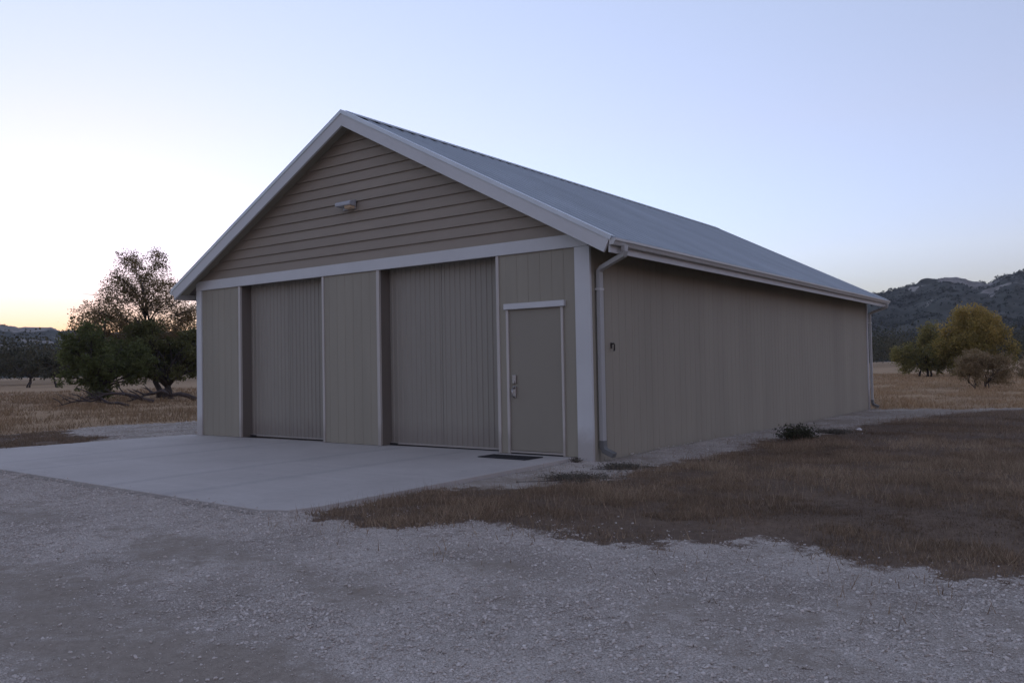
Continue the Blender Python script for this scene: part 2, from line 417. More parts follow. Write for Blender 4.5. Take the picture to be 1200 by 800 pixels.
# ------------------------------------------------------------------ the lie of the land
W, L = 9.229, 15.375
SLAB = [(-0.28, 0.25), (-0.27, -4.55), (-0.36, -4.83), (-0.62, -4.95), (-1.2, -4.945), (-10.15, -4.64), (-9.50, 0.02)]
BROWN = [(-0.27, -4.80), (0.1, -4.98), (0.54, -5.02), (0.9, -5.08), (1.05, -5.1), (1.23, -4.8), (1.29, -4.55), (1.43, -4.29), (1.73, -4.2), (2.17, -4.35), (2.65, -4.5),
         (2.94, -4.26), (3.51, -4.04), (3.87, -3.83), (4.18, -4.08), (4.41, -4.13), (4.62, -4.18), (4.91, -4.16), (5.13, -4.18), (5.36, -4.36), (6.5, -4.9), (9, -5.2), (14, -5),
         (18, 18.6), (8, 17.4), (5.4, 16.8), (3.3, 15.6), (2.1, 12.4), (1.6, 9.4), (1.45, 6.9), (1.52, 5.21), (1.01, 4.05), (1.2, 1.7), (0.94, -0.4), (1.04, -1.5), (0.6, -2.35), (-0.06, -3.01), (-0.26, -3.28)]
BROWN_L = [(-9.93, -3.9), (-9.85, -2.6), (-9.78, -1.9), (-10.1, -1.25), (-10.7, -1.15), (-11.6, -1.35), (-12.3, -1.15), (-13.3, -0.55), (-14.6, -0.9), (-15.4, -5), (-14, -6), (-11.5, -4.9)]
YARD = [(-14.4, -5.5), (-14.1, -0.9), (-14.75, 1.1), (-14.2, 3.2), (-13.5, 6), (-12.5, 17.5), (0.2, 16.0), (0.5, 14.9), (2.0, 15.6), (4.0, 16.6), (9, 17.2), (24, 18.5), (30, -18), (-16, -18)]

def gz(x, y):
    x = np.asarray(x, float); y = np.asarray(y, float)
    z = -0.017 - 0.02 * smooth(-0.6, 0.2, x) * smooth(-4.9, -4.4, y) - 0.09 * smooth(0.5, 13, y) - 0.03 * smooth(-10, -14, x)
    z = z + 0.05 * (fbm(x * 0.45, y * 0.45, 3, 3) - 0.5) * smooth(0.0, 0.8, np.hypot(np.maximum(np.maximum(x + 0.3, -9.9 - x), 0), np.maximum(np.maximum(y - 15.4, -4.9 - y), 0)))
    far = smooth(20, 120, np.hypot(x, y - 5))
    z = z + far * 0.5 * (fbm(x * 0.02, y * 0.02, 9, 3) - 0.5)
    return z

def relief(x, y):
    return (fbm(x * 5, y * 5, 31, 3) - 0.5) * 0.030 + (vnoise(x * 13, y * 13, 5) - 0.5) * 0.012

def zones(x, y):
    wx = 0.34 * (fbm(x * 1.3, y * 1.3, 21, 4) - 0.5); wy = 0.34 * (fbm(x * 1.3, y * 1.3, 57, 4) - 0.5)
    grass = inpoly(x + wx, y + wy, BROWN) | inpoly(x + wx * 2, y + wy * 2, BROWN_L)
    field = ~inpoly(x + 3 * wx, y + 2 * wy, YARD)
    return grass & ~field, field

_GO = np.random.default_rng(3).normal(0, 1, (14, 2))
def soft_zones(x, y):
    """share of dead grass / of field round each point, feathered"""
    x = np.asarray(x); y = np.asarray(y); g = np.zeros(x.shape); f = np.zeros(x.shape)
    wx = 0.35 * (fbm(x * 1.3, y * 1.3, 21, 4) - 0.5) + 0.55 * (fbm(x * 4.2, y * 4.2, 121, 4) - 0.5); wy = 0.35 * (fbm(x * 1.3, y * 1.3, 57, 4) - 0.5) + 0.55 * (fbm(x * 4.2, y * 4.2, 157, 4) - 0.5)
    for ox, oy in _GO:
        sp = 0.19 + 0.10 * smooth(0.5, 3, x)
        px, py = x + wx + ox * sp, y + wy + oy * sp
        ff = ~inpoly(px + wx, py + wy, YARD)
        gg = inpoly(px, py, BROWN) | inpoly(px + wx, py + wy, BROWN_L)
        g += gg & ~ff; f += ff
    return g / len(_GO), f / len(_GO)

def seg_dist(x, y, pl):
    d = np.full(np.shape(x), 1e9)
    for (x0, y0), (x1, y1) in zip(pl[:-1], pl[1:]):
        t = np.clip(((x - x0) * (x1 - x0) + (y - y0) * (y1 - y0)) / ((x1 - x0) ** 2 + (y1 - y0) ** 2), 0, 1)
        d = np.minimum(d, np.hypot(x - x0 - t * (x1 - x0), y - y0 - t * (y1 - y0)))
    return d
def dirt_amount(x, y):
    """bare dirt showing through the gravel: patches and the two wheel tracks of the drive"""
    d = fbm(x * 0.9 + 7, y * 1.3 + 2, 77, 5); q = fbm(x * 3.1, y * 3.1, 83, 4)
    v = (d - 0.55) * 1.4 + (q - 0.5) * 1.3 + (fbm(x * 9, y * 9, 89, 3) - 0.5) * 0.5
    v = v + 0.75 * smooth(0.85, 0.1, seg_dist(x, y, [(-9, -7.2), (-3, -7.2), (0.5, -7.6), (2.2, -7.6), (3.3, -7.75), (5, -8.6)]) + 0.3 * (d - 0.5))
    v = v + 0.42 * smooth(0.55, 0.05, seg_dist(x, y, [(-3, -6.1), (0.7, -6.2), (2.0, -6.3), (3.1, -6.05), (3.7, -5.75), (4.9, -5.2), (6, -4.9), (9, -5)]) + 0.4 * (d - 0.5))
    side = smooth(-0.5, 0.0, x) * smooth(-3.8, -3.0, y)
    v = v + side * (0.40 * smooth(1.4, -0.5, y) + 0.10 + 0.5 * smooth(5.0, 9, y))
    v = v + 0.3 * smooth(-9.5, -11, x)
    return np.clip(v, 0, 1)

def axis(lo, fine0, fine1, hi, step, grow):
    a = list(np.arange(fine0, fine1, step)); d = step
    x = a[-1]
    while x < hi: d *= grow; x += d; a.append(x)
    x = fine0; d = step; b = []
    while x > lo: d *= grow; x -= d; b.append(x)
    return np.array(b[::-1] + a)

def build_ground():
    X = axis(-1550, -15.5, 6.5, 1550, 0.07, 1.09); Y = axis(-1550, -9.0, 10.0, 1550, 0.07, 1.09)
    gx, gy = np.meshgrid(X, Y, indexing='ij')
    z = gz(gx, gy)
    near = (np.abs(gx - CAMX) < 30) & (np.abs(gy - CAMY) < 40)
    micro = (fbm(gx * 5, gy * 5, 31, 3) - 0.5) * 0.030 + (vnoise(gx * 13, gy * 13, 5) - 0.5) * 0.012
    # shallow wheel tracks and heaped gravel at the grass edge
    z = z + np.where(near, micro, 0)
    slab = inpoly(gx, gy, [(-0.24, 0.3), (-0.22, -4.9), (-0.5, -5.05), (-10.25, -4.75), (-9.6, 0.1)]) | ((gx > -9.3) & (gx < 0.06) & (gy > 0) & (gy < 15.5))
    z = np.where(slab, -0.09 - 0.09 * smooth(0.5, 13, gy), z)
    dirt = np.where(near, dirt_amount(gx, gy), 0.3)
    sg = np.zeros(gx.shape); sf = np.ones(gx.shape)
    nr = (gx > -40) & (gx < 34) & (gy > -22) & (gy < 24)
    sg[nr], sf[nr] = soft_zones(gx[nr], gy[nr])
    n0, n1 = gx.shape
    V = np.stack([gx, gy, z], -1).reshape(-1, 3)
    idx = np.arange(n0 * n1).reshape(n0, n1)
    F = np.stack([idx[:-1, :-1], idx[1:, :-1], idx[1:, 1:], idx[:-1, 1:]], -1).reshape(-1, 4)
    me = mesh_np('ground', V, F, M['ground'], {'grass': sg.ravel(), 'field': sf.ravel(), 'dirt': dirt.ravel()}, True)
    o = bpy.data.objects.new('ground', me); COL.objects.link(o); tag(o, kind='structure')
build_ground()

# apron slab
_mb = MB(); _mb.prism([(x, y, 0) for x, y in SLAB], (0, 0, -0.16), (0, 0, 0.0))
_o = _mb.build('concrete_apron', M['concrete'], bevel=0.006); tag(_o, kind='structure')

# ------------------------------------------------------------------ the building
BLD = empty('storage_building', (-W / 2, L / 2, 0), 'tan metal shop building with grey gabled roof, two bay doors and side door', 'building')
RX = -W / 2                  # ridge x
OV = 0.505                   # eave overhang
YF, YB = -0.277, L + 0.37    # roof front and back edges
ZR, ZE = 5.635, 2.96         # roof top surface at ridge and at eave edge
SL = (ZR - ZE) / (W / 2 + OV)
COSA = 1 / math.sqrt(1 + SL * SL); SINA = SL * COSA
def zroof(x): return ZR - SL * abs(x - RX)

def part(mb, name, mat, parent=BLD, smooth_=False, bevel=0): return mb.build(name, M[mat], parent, smooth_, bevel)

# wall cores behind the siding (left, rear and sheathing)
t = 0.12
part(MB().box(-W + 0.012, -W + t, 0.30, L - 0.012, -0.2, 2.95), 'left_wall', 'siding')
part(MB().prism([(-W + 0.012, 0, -0.2), (-0.012, 0, -0.2), (-0.012, 0, 3.05), (RX, 0, 5.40), (-W + 0.012, 0, 3.05)], (0, L - t, 0), (0, L - 0.012, 0)), 'rear_wall', 'siding')
part(MB().box(-t, -0.03, 0.30, L - t - 0.003, -0.2, 3.08), 'wall_sheathing', 'core')
part(MB().box(-W + t + 0.003, -t - 0.003, 0.3, L - t - 0.003, -0.17, -0.012), 'floor_slab', 'concrete')

GROOVE = 0.2032
def groove_profile(a0, a1, depth=0.022, gd=0.0035, gw=0.008, phase=0.0):
    """outline in (along, out) of one grooved sheet: out=0 is the back"""
    pts = [(a0, 0), (a0, depth)]
    k = math.ceil((a0 - phase + 0.015) / GROOVE)
    while phase + k * GROOVE < a1 - 0.015:
        g = phase + k * GROOVE
        pts += [(g - gw / 2, depth), (g - gw / 2 + 0.002, depth - gd), (g + gw / 2 - 0.002, depth - gd), (g + gw / 2, depth)]
        k += 1
    pts += [(a1, depth), (a1, 0)]
    return pts

def front_sheet(x0, x1, z0, z1, parent=BLD):
    pr = groove_profile(x0, x1)
    return part(MB().prism([(a, 0.0 - o_ + 0.022, 0) for a, o_ in pr], (0, 0, z0), (0, 0, z1)), 'siding_panel', 'siding', parent)
ZB0, ZB1 = 2.908, 3.092
JT = [(-7.87, -7.805), (-5.455, -5.405), (-4.10, -4.033), (-1.593, -1.541)]
front_sheet(-W + 0.14, JT[0][0], 0.006, ZB0 + 0.02)
front_sheet(JT[1][1], JT[2][0], 0.006, ZB0 + 0.02)
front_sheet(JT[3][1], -1.4205, 0.006, ZB0 + 0.02)
front_sheet(-1.4195, -0.4255, 2.185, ZB0 + 0.02)
front_sheet(-0.4245, -0.20, 0.006, ZB0 + 0.02)
# framing behind the front sheets and the recess returns
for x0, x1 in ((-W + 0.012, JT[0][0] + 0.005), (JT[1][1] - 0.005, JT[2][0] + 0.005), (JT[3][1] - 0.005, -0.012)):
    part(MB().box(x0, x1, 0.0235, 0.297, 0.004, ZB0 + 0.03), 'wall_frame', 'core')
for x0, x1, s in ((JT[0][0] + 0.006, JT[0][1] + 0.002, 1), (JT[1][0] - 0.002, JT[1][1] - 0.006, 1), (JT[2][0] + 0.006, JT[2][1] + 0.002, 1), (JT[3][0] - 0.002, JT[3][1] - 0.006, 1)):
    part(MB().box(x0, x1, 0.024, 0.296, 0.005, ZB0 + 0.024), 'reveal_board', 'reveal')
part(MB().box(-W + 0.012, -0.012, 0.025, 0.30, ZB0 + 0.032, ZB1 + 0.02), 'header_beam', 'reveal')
# jamb strips
for x0, x1 in JT:
    part(MB().box(x0, x1, -0.020, 0.022, 0.004, ZB0 - 0.003), 'jamb_trim', 'jamb', bevel=0.003)
# frieze band and corner boards
part(MB().box(-W - 0.022, 0.0, -0.034, 0.024, ZB0, ZB1), 'frieze_board', 'trim', bevel=0.004)
part(MB().box(-W - 0.022, -W + 0.145, -0.028, 0.022, -0.02, ZB0 - 0.002), 'corner_trim', 'trim', bevel=0.004)
part(MB().box(-0.215, 0.030, -0.028, 0.022, -0.06, ZB0 - 0.002), 'corner_trim', 'trim', bevel=0.004)
part(MB().box(-0.028, 0.022, 0.0225, 0.115, -0.06, 3.06), 'corner_trim', 'siding', bevel=0.004)
part(MB().box(-0.028, 0.030, L - 0.075, L + 0.028, -0.2, 3.06), 'corner_trim', 'trim', bevel=0.004)

# right side wall: thirteen grooved sheets
ys = np.linspace(0.117, L - 0.077, 14)
for k in range(13):
    a0, a1 = ys[k] + 0.0015, ys[k + 1] - 0.0015
    pr = groove_profile(a0, a1)
    part(MB().prism([(o_ - 0.022, a, 0) for a, o_ in pr], (0, 0, -0.20), (0, 0, 3.075)), 'siding_panel', 'siding')

# gable lap boards, each with its own butt edge
EXP = 0.172
z = ZB1 + 0.002
part(MB().prism([(-W + 0.05, 0, ZB1 - 0.05), (-0.05, 0, ZB1 - 0.05), (RX, 0, zroof(RX) - 0.17)], (0, 0.03, 0), (0, 0.10, 0)), 'gable_sheathing', 'core')
while True:
    z1 = z + EXP + 0.012
    lim = lambda zz: (ZR - 0.155 - zz) / SL            # half width of the gable at height zz
    if lim(z) < 0.05: break
    h0, h1 = lim(z), max(lim(z1), 0.01)
    tilt0, tilt1 = -0.018, 0.011
    mb = MB(); bt = 0.016
    v = [(RX - h0, tilt0, z), (RX + h0, tilt0, z), (RX + h1, tilt1, z1), (RX - h1, tilt1, z1),
         (RX - h0, tilt0 + bt, z), (RX + h0, tilt0 + bt, z), (RX + h1, tilt1 + bt, z1), (RX - h1, tilt1 + bt, z1)]
    mb.add(v, [(0, 1, 2, 3), (4, 7, 6, 5), (0, 4, 5, 1), (1, 5, 6, 2), (2, 6, 7, 3), (3, 7, 4, 0)])
    part(mb, 'lap_board', 'gable')
    z += EXP

# ---- roof
def slope_pt(side, s, h, y):
    """side +1 right, -1 left; s = distance down the slope from the ridge, h = height off the deck"""
    return (RX + side * (s * COSA + h * SINA), y, ZR - s * SINA + h * COSA)
SLEN = (W / 2 + OV) / COSA
for sd in (1, -1):
    n = 18; wd = (YB - YF - 0.02) / n
    a = slope_pt(sd, 0, -0.045, 0); b = slope_pt(sd, SLEN - 0.03, -0.045, 0); c = slope_pt(sd, SLEN - 0.03, -0.125, 0); d = slope_pt(sd, 0.0, -0.125, 0)
    d = (RX, 0, d[2] - 0.02); a = (RX, 0, a[2] - 0.01)
    part(MB().prism([a, b, c, d], (0, YF + 0.045, 0), (0, YB - 0.045, 0)), 'roof_deck', 'dark')
    for k in range(n):
        y0 = YF + 0.01 + k * wd
        prof = []
        ribs = 3
        for q in range(ribs):
            yc = y0 + wd * (q + 0.5) / ribs
            prof += [(yc - wd / 6 + 0.0005, -0.034), (yc - 0.028, -0.034), (yc - 0.012, 0.004), (yc + 0.012, 0.004), (yc + 0.028, -0.034)]
            if q < ribs - 1:
                ym = y0 + wd * (q + 1) / ribs
                prof += [(ym - 0.05, -0.034), (ym - 0.042, -0.030), (ym - 0.034, -0.034)]
        prof += [(y0 + wd - 0.0005, -0.034)]
        prof += [(y0 + wd - 0.0005, -0.042), (y0 + 0.0005, -0.042)]
        A = [slope_pt(sd, 0.03, h, y) for y, h in prof]; B = [slope_pt(sd, SLEN + 0.015, h, y) for y, h in prof]
        m_ = len(prof)
        part(MB().add(A + B, [tuple(range(m_))[::-1], tuple(range(m_, 2 * m_))] + [(i, (i + 1) % m_, m_ + (i + 1) % m_, m_ + i) for i in range(m_)]), 'roof_panel', 'roof')
    # rake fascia boards, front and back
    for y0, y1 in ((YF, YF + 0.042), (YB - 0.042, YB)):
        p = [(RX, 0, ZR - 0.016), slope_pt(sd, SLEN, -0.014, 0), slope_pt(sd, SLEN, -0.232, 0), (RX, 0, ZR - 0.232 / COSA)]
        part(MB().prism(p, (0, y0, 0), (0, y1, 0)), 'rake_fascia', 'trim', bevel=0.004)
        yo = y0 - 0.012 if y0 < 1 else y1
        # folded metal rake edge
        p = [(RX, 0, ZR + 0.012), slope_pt(sd, SLEN + 0.02, 0.010, 0), slope_pt(sd, SLEN + 0.02, -0.048, 0), (RX, 0, ZR - 0.053)]
        part(MB().prism(p, (0, yo, 0), (0, yo + 0.0115, 0)), 'rake_edge', 'flash')
        p = [(RX, 0, ZR + 0.012), slope_pt(sd, SLEN + 0.02, 0.010, 0), slope_pt(sd, SLEN + 0.02, 0.002, 0), (RX, 0, ZR + 0.003)]
        ya, yb = (yo + 0.012, y0 + 0.10) if y0 < 1 else (y1 - 0.10, yo - 0.0005)
        part(MB().prism(p, (0, ya, 0), (0, yb, 0)), 'rake_flashing', 'flash')
    # soffit under the gable overhang
    for y0, y1 in ((YF + 0.0425, 0.025), (L - 0.01, YB - 0.0425)):
        p = [(RX, 0, ZR - 0.16), slope_pt(sd, SLEN - 0.04, -0.135, 0), slope_pt(sd, SLEN - 0.04, -0.150, 0), (RX, 0, ZR - 0.178)]
        part(MB().prism(p, (0, y0, 0), (0, y1, 0)), 'gable_soffit', 'siding')
    # eave fascia
    xe = slope_pt(sd, SLEN, -0.05, 0)[0]; ze = slope_pt(sd, SLEN, -0.05, 0)[2]
    xa, xb = sorted((xe - sd * 0.005, xe - sd * 0.035))
    part(MB().box(xa, xb, YF + 0.043, YB - 0.043, ze - 0.165, ze - 0.004), 'eave_fascia', 'trim', bevel=0.003)
    # gutter: K profile, open at the top
    gx0 = xe; prof = [(0.002, 0.0), (0.002, -0.088), (0.062, -0.088), (0.080, -0.05), (0.098, -0.034), (0.098, -0.004), (0.088, -0.004), (0.088, -0.012), (0.092, -0.028), (0.075, -0.045), (0.058, -0.082), (0.006, -0.082), (0.006, 0.0)]
    zt = ze + 0.018
    g = part(MB().prism([(gx0 + sd * a_, 0, zt + h_) for a_, h_ in prof], (0, YF + 0.012, 0), (0, YB - 0.02, 0)), 'gutter', 'gutter')
    for yc in (YF + 0.008, YB - 0.018):
        part(MB().prism([(gx0 + sd * a_, 0, zt + h_) for a_, h_ in prof[:6]], (0, yc - 0.003, 0), (0, yc + 0.001, 0)), 'gutter_end_cap', 'gutter', g)

# ridge cap
p = [(RX - 0.17, 0, ZR + 0.022 - SL * 0.17), (RX, 0, ZR + 0.022), (RX + 0.17, 0, ZR + 0.022 - SL * 0.17), (RX + 0.17, 0, ZR + 0.008 - SL * 0.17), (RX, 0, ZR + 0.006), (RX - 0.17, 0, ZR + 0.008 - SL * 0.17)]
part(MB().prism(p, (0, YF + 0.11, 0), (0, YB - 0.05, 0)), 'ridge_cap', 'roof')
p = [(RX - 0.13, 0, ZR + 0.004 - SL * 0.13), (RX, 0, ZR + 0.004), (RX + 0.13, 0, ZR + 0.004 - SL * 0.13), (RX + 0.13, 0, ZR - 0.035 - SL * 0.13), (RX - 0.13, 0, ZR - 0.035 - SL * 0.13)]
part(MB().prism(p, (0, YF + 0.12, 0), (0, YB - 0.06, 0)), 'ridge_gap_shade', 'rubber')  # black strip stands in for the shadow line beneath the cap

# downspouts
def rect_pipe(path, w=0.062, d=0.088, across=(0, 1, 0)):
    mb = MB(); path = [Vector(p) for p in path]; ac = Vector(across); k0 = 0
    for i, p in enumerate(path):
        dn = path[min(i + 1, len(path) - 1)] - path[max(i - 1, 0)]; dn.normalize()
        nrm = dn.cross(ac).normalized()
        for sa, sn in ((-1, -1), (1, -1), (1, 1), (-1, 1)):
            mb.v.append(tuple(p + ac * (sa * d / 2) + nrm * (sn * w / 2)))
    for i in range(len(path) - 1):
        for q in range(4):
            mb.f.append((i * 4 + q, i * 4 + (q + 1) % 4, i * 4 + 4 + (q + 1) % 4, i * 4 + 4 + q))
    mb.f.append((3, 2, 1, 0)); e = (len(path) - 1) * 4; mb.f.append((e, e + 1, e + 2, e + 3))
    return mb
for y, zb in ((0.165, 0.02), (L + 0.085, -0.10)):
    gx0 = 0.515
    yo = y - 0.165 if y < 1 else y - 0.10
    path = [(gx0 + 0.045, yo, 2.86), (gx0 + 0.045, yo, 2.78), (gx0 + 0.03, yo + (y - yo) * 0.1, 2.735), (0.12, yo + (y - yo) * 0.9, 2.605), (0.072, y, 2.56), (0.072, y, 2.48), (0.072, y, zb + 0.20)]
    ds = part(rect_pipe(path, 0.062, 0.095), 'downspout', 'spout', bevel=0.006)
    part(rect_pipe([(0.072, y, zb + 0.215), (0.074, y, zb + 0.13), (0.10, y + 0.005, zb + 0.075), (0.24, y + 0.015, zb + 0.015)], 0.07, 0.105), 'drain_elbow', 'elbow', ds, bevel=0.006)
    for zz in (2.30,):
        part(MB().box(0.026, 0.108, y - 0.056, y + 0.056, zz, zz + 0.03), 'strap', 'gutter', ds)

# ---- bay doors
def rib_leaf(x0, x1, yb, z0, z1, pitch=0.1067):
    pts = [(x0, yb + 0.035), (x0, yb)]
    n = max(1, round((x1 - x0) / pitch)); w_ = (x1 - x0) / n
    for k in range(n):
        a = x0 + k * w_
        pts += [(a + w_ * 0.30, yb), (a + w_ * 0.40, yb - 0.010), (a + w_ * 0.60, yb - 0.010), (a + w_ * 0.70, yb)]
    pts += [(x1, yb), (x1, yb + 0.035)]
    return MB().prism([(a, b, 0) for a, b in pts], (0, 0, z0), (0, 0, z1))
for i, (xa, xb) in enumerate(((JT[0][1], JT[1][0]), (JT[2][1], JT[3][0]))):
    D = bpy.data.objects.new('bay_door', None); COL.objects.link(D); WORLD[D.name] = Vector(((xa + xb) / 2, 0.22, 0))
    D.parent = BLD; D.location = WORLD[D.name] - WORLD[BLD.name]; D.empty_display_size = 0.3
    D['label'] = 'ribbed grey metal bay door farther from the side door' if i == 0 else 'ribbed grey metal bay door next to the side door'
    xm = (xa + xb) / 2 - (0.06 if i else 0.0)
    for x0, x1 in ((xa + 0.008, xm - 0.004), (xm + 0.004, xb - 0.008)):
        part(rib_leaf(x0, x1, 0.225, 0.045, ZB0 + 0.028), 'door_leaf', 'door', D)
    part(MB().box(xa + 0.004, xb - 0.004, 0.200, 0.262, 0.018, 0.044), 'bottom_rail', 'jamb', D)
    part(MB().box(xa + 0.004, xb - 0.004, 0.215, 0.258, 0.0025, 0.0175), 'weather_seal', 'rubber', D)
    part(MB().box(xa + 0.004, xa + 0.17, 0.186, 0.199, 0.003, 0.036), 'corner_gap_shade', 'rubber', D)  # shade of the small gap at lower left, put in as black strip
# ---- side door in the front wall
SD = bpy.data.objects.new('entry_door', None); COL.objects.link(SD); WORLD[SD.name] = Vector((-0.92, 0, 0)); SD.parent = BLD; SD.location = WORLD[SD.name] - WORLD[BLD.name]
SD['label'] = 'plain taupe entry door with light frame'
part(MB().box(-1.3765, -0.4635, 0.004, 0.048, 0.052, 2.096), 'door_leaf', 'walkdoor', SD, bevel=0.003)
for x0, x1 in ((-1.420, -1.378), (-0.462, -0.425)):
    part(MB().box(x0, x1, -0.022, 0.0225, 0.004, 2.098), 'door_frame', 'jamb', SD, bevel=0.003)
part(MB().box(-1.3775, -0.4625, -0.006, 0.0225, 2.0975, 2.1015), 'door_stop', 'jamb', SD)
part(MB().box(-1.440, -0.386, -0.050, 0.0215, 2.102, 2.186), 'header_trim', 'trim', SD, bevel=0.004)
part(MB().box(-1.377, -0.4632, -0.012, 0.049, 0.022, 0.046), 'threshold', 'jamb', SD)
part(MB().box(-1.377, -0.4632, 0.004, 0.049, 0.003, 0.021), 'sill_gap_shade', 'rubber', SD)  # black bar painted in for the dark gap under the threshold
part(MB().box(-1.36, -0.48, 0.0236, 0.0495, 0.0465, 0.0515), 'door_sweep', 'rubber', SD)
lk = part(MB().box(-1.325, -1.255, -0.024, 0.0035, 1.02, 1.145), 'keypad_lock', 'steel', SD, bevel=0.008)
mb = MB().tube([(-1.29, -0.024, 1.048), (-1.29, -0.037, 1.048)], 0.020, 16)
part(mb, 'lock_cylinder', 'steel', lk)
hd = part(MB().box(-1.318, -1.262, -0.016, 0.0035, 0.815, 0.985), 'handle_plate', 'steel', SD, bevel=0.008)
part(MB().tube([(-1.29, -0.016, 0.955), (-1.29, -0.065, 0.945), (-1.29, -0.072, 0.91), (-1.29, -0.066, 0.85), (-1.29, -0.045, 0.83), (-1.29, -0.016, 0.828)], [0.011, 0.011, 0.012, 0.012, 0.011, 0.011], 10), 'pull_handle', 'steel', hd, True)
part(MB().tube([(-1.29, -0.016, 0.972), (-1.285, -0.052, 0.974), (-1.265, -0.058, 0.974)], [0.008, 0.008, 0.009], 8), 'thumb_latch', 'steel', hd, True)
for zz in (0.28, 1.08, 1.88):
    part(MB().tube([(-0.459, -0.006, zz - 0.05), (-0.459, -0.006, zz + 0.05)], 0.007, 8), 'hinge', 'steel', SD)

# ------------------------------------------------------------------ small things on and by the building
lamp = empty('security_light', (-4.70, -0.02, 4.07), 'small grey security light with amber lens on the gable siding', 'light')
part(MB().box(-4.86, -4.56, -0.040, -0.012, 3.995, 4.13), 'back_plate', 'fixture', lamp, bevel=0.006)
mb = MB().prism([(0, -0.041, 4.145), (0, -0.17, 4.115), (0, -0.19, 4.085), (0, -0.185, 4.045), (0, -0.041, 4.035)], (-4.90, 0, 0), (-4.53, 0, 0))
part(mb, 'housing', 'fixture', lamp, bevel=0.008)
mb = MB().prism([(0, -0.05, 4.034), (0, -0.165, 4.043), (0, -0.15, 3.995), (0, -0.06, 3.985)], (-4.70, 0, 0), (-4.545, 0, 0))
part(mb, 'lens', 'lens', lamp, bevel=0.006)

mat_ = empty('door_mat', (-1.08, -0.44, 0.0), 'flat black rubber mat on concrete before the entry door', 'mat')
part(MB().prism([(-1.50, -0.265, 0), (-0.66, -0.225, 0), (-0.69, -0.62, 0), (-1.53, -0.60, 0)], (0, 0, 0.0035), (0, 0, 0.015)), 'mat_base', 'rubber', mat_, bevel=0.004)
mb = MB()
for k in range(13):
    x = -1.47 + k * 0.062
    mb.box(x, x + 0.03, -0.575, -0.29, 0.0152, 0.021)
part(mb, 'mat_tread', 'rubber', mat_)

fx = empty('wall_fixture', (0.0, 0.57, 1.54), 'small dark metal fixture on side wall near the downspout', 'fixture')
part(MB().box(0.0005, 0.012, 0.552, 0.592, 1.50, 1.585), 'plate', 'black', fx, bevel=0.004)
part(MB().tube([(0.012, 0.572, 1.565), (0.045, 0.572, 1.572), (0.055, 0.572, 1.55), (0.052, 0.572, 1.48), (0.044, 0.572, 1.462)], [0.011, 0.011, 0.012, 0.012, 0.009], 10), 'hook', 'black', fx, True)

def rock(name, x, y, r, label, mat='stone', seed=0, squash=0.6):
    bm = bmesh.new(); bmesh.ops.create_icosphere(bm, subdivisions=2, radius=1)
    rs = random.Random(seed)
    for v in bm.verts:
        k = 1 + rs.uniform(-0.22, 0.22); v.co = Vector((v.co.x * r * k, v.co.y * r * 0.75 * k, v.co.z * r * squash * k))
    me = bpy.data.meshes.new(name); bm.to_mesh(me); bm.free(); me.materials.append(M[mat])
    o = bpy.data.objects.new(name, me); COL.objects.link(o); o.location = (x, y, float(gz(x, y)) + r * squash * 0.5); o.rotation_euler.z = rs.uniform(0, 6)
    return tag(o, label, 'stone')
m, n, l, b = nodes('white_stone'); b.inputs['Base Color'].default_value = (0.75, 0.74, 0.72, 1); b.inputs['Roughness'].default_value = 0.85
M['white_stone'] = m
rock('stone', 1.72, 7.1, 0.055, 'single white stone on dirt below the far downspout', 'white_stone', 3)

# ------------------------------------------------------------------ gravel stones (instanced pebbles)
def stone_tree():
    ng = bpy.data.node_groups.new('pebbles', 'GeometryNodeTree')
    ng.interface.new_socket('Geometry', in_out='INPUT', socket_type='NodeSocketGeometry')
    ng.interface.new_socket('Geometry', in_out='OUTPUT', socket_type='NodeSocketGeometry')
    N, K = ng.nodes, ng.links
    gi = N.new('NodeGroupInput'); go = N.new('NodeGroupOutput')
    ico = N.new('GeometryNodeMeshIcoSphere'); ico.inputs['Radius'].default_value = 1; ico.inputs['Subdivisions'].default_value = 1
    nz = N.new('ShaderNodeTexNoise'); nz.inputs['Scale'].default_value = 1.1
    sp = N.new('GeometryNodeSetPosition')
    pos = N.new('GeometryNodeInputPosition')
    sub = N.new('ShaderNodeMath'); sub.operation = 'MULTIPLY_ADD'; sub.inputs[1].default_value = 1.5; sub.inputs[2].default_value = -0.75
    vm = N.new('ShaderNodeVectorMath'); vm.operation = 'SCALE'
    K.new(nz.outputs[0], sub.inputs[0]); K.new(pos.outputs[0], vm.inputs[0]); K.new(sub.outputs[0], vm.inputs['Scale'])
    K.new(ico.outputs['Mesh'], sp.inputs['Geometry']); K.new(vm.outputs[0], sp.inputs['Offset'])
    sm = N.new('GeometryNodeSetMaterial'); sm.inputs['Material'].default_value = M['stone']; K.new(sp.outputs[0], sm.inputs['Geometry'])
    ss = N.new('GeometryNodeSetShadeSmooth'); ss.inputs['Shade Smooth'].default_value = False; K.new(sm.outputs[0], ss.inputs[0])
    ip = N.new('GeometryNodeInstanceOnPoints'); K.new(gi.outputs[0], ip.inputs['Points']); K.new(ss.outputs[0], ip.inputs['Instance'])
    for nm, sk in (('rot', 'Rotation'), ('scl', 'Scale')):
        a = N.new('GeometryNodeInputNamedAttribute'); a.data_type = 'FLOAT_VECTOR'; a.inputs['Name'].default_value = nm
        K.new(a.outputs['Attribute'], ip.inputs[sk])
    K.new(ip.outputs[0], go.inputs[0])
    return ng
STONES = stone_tree()

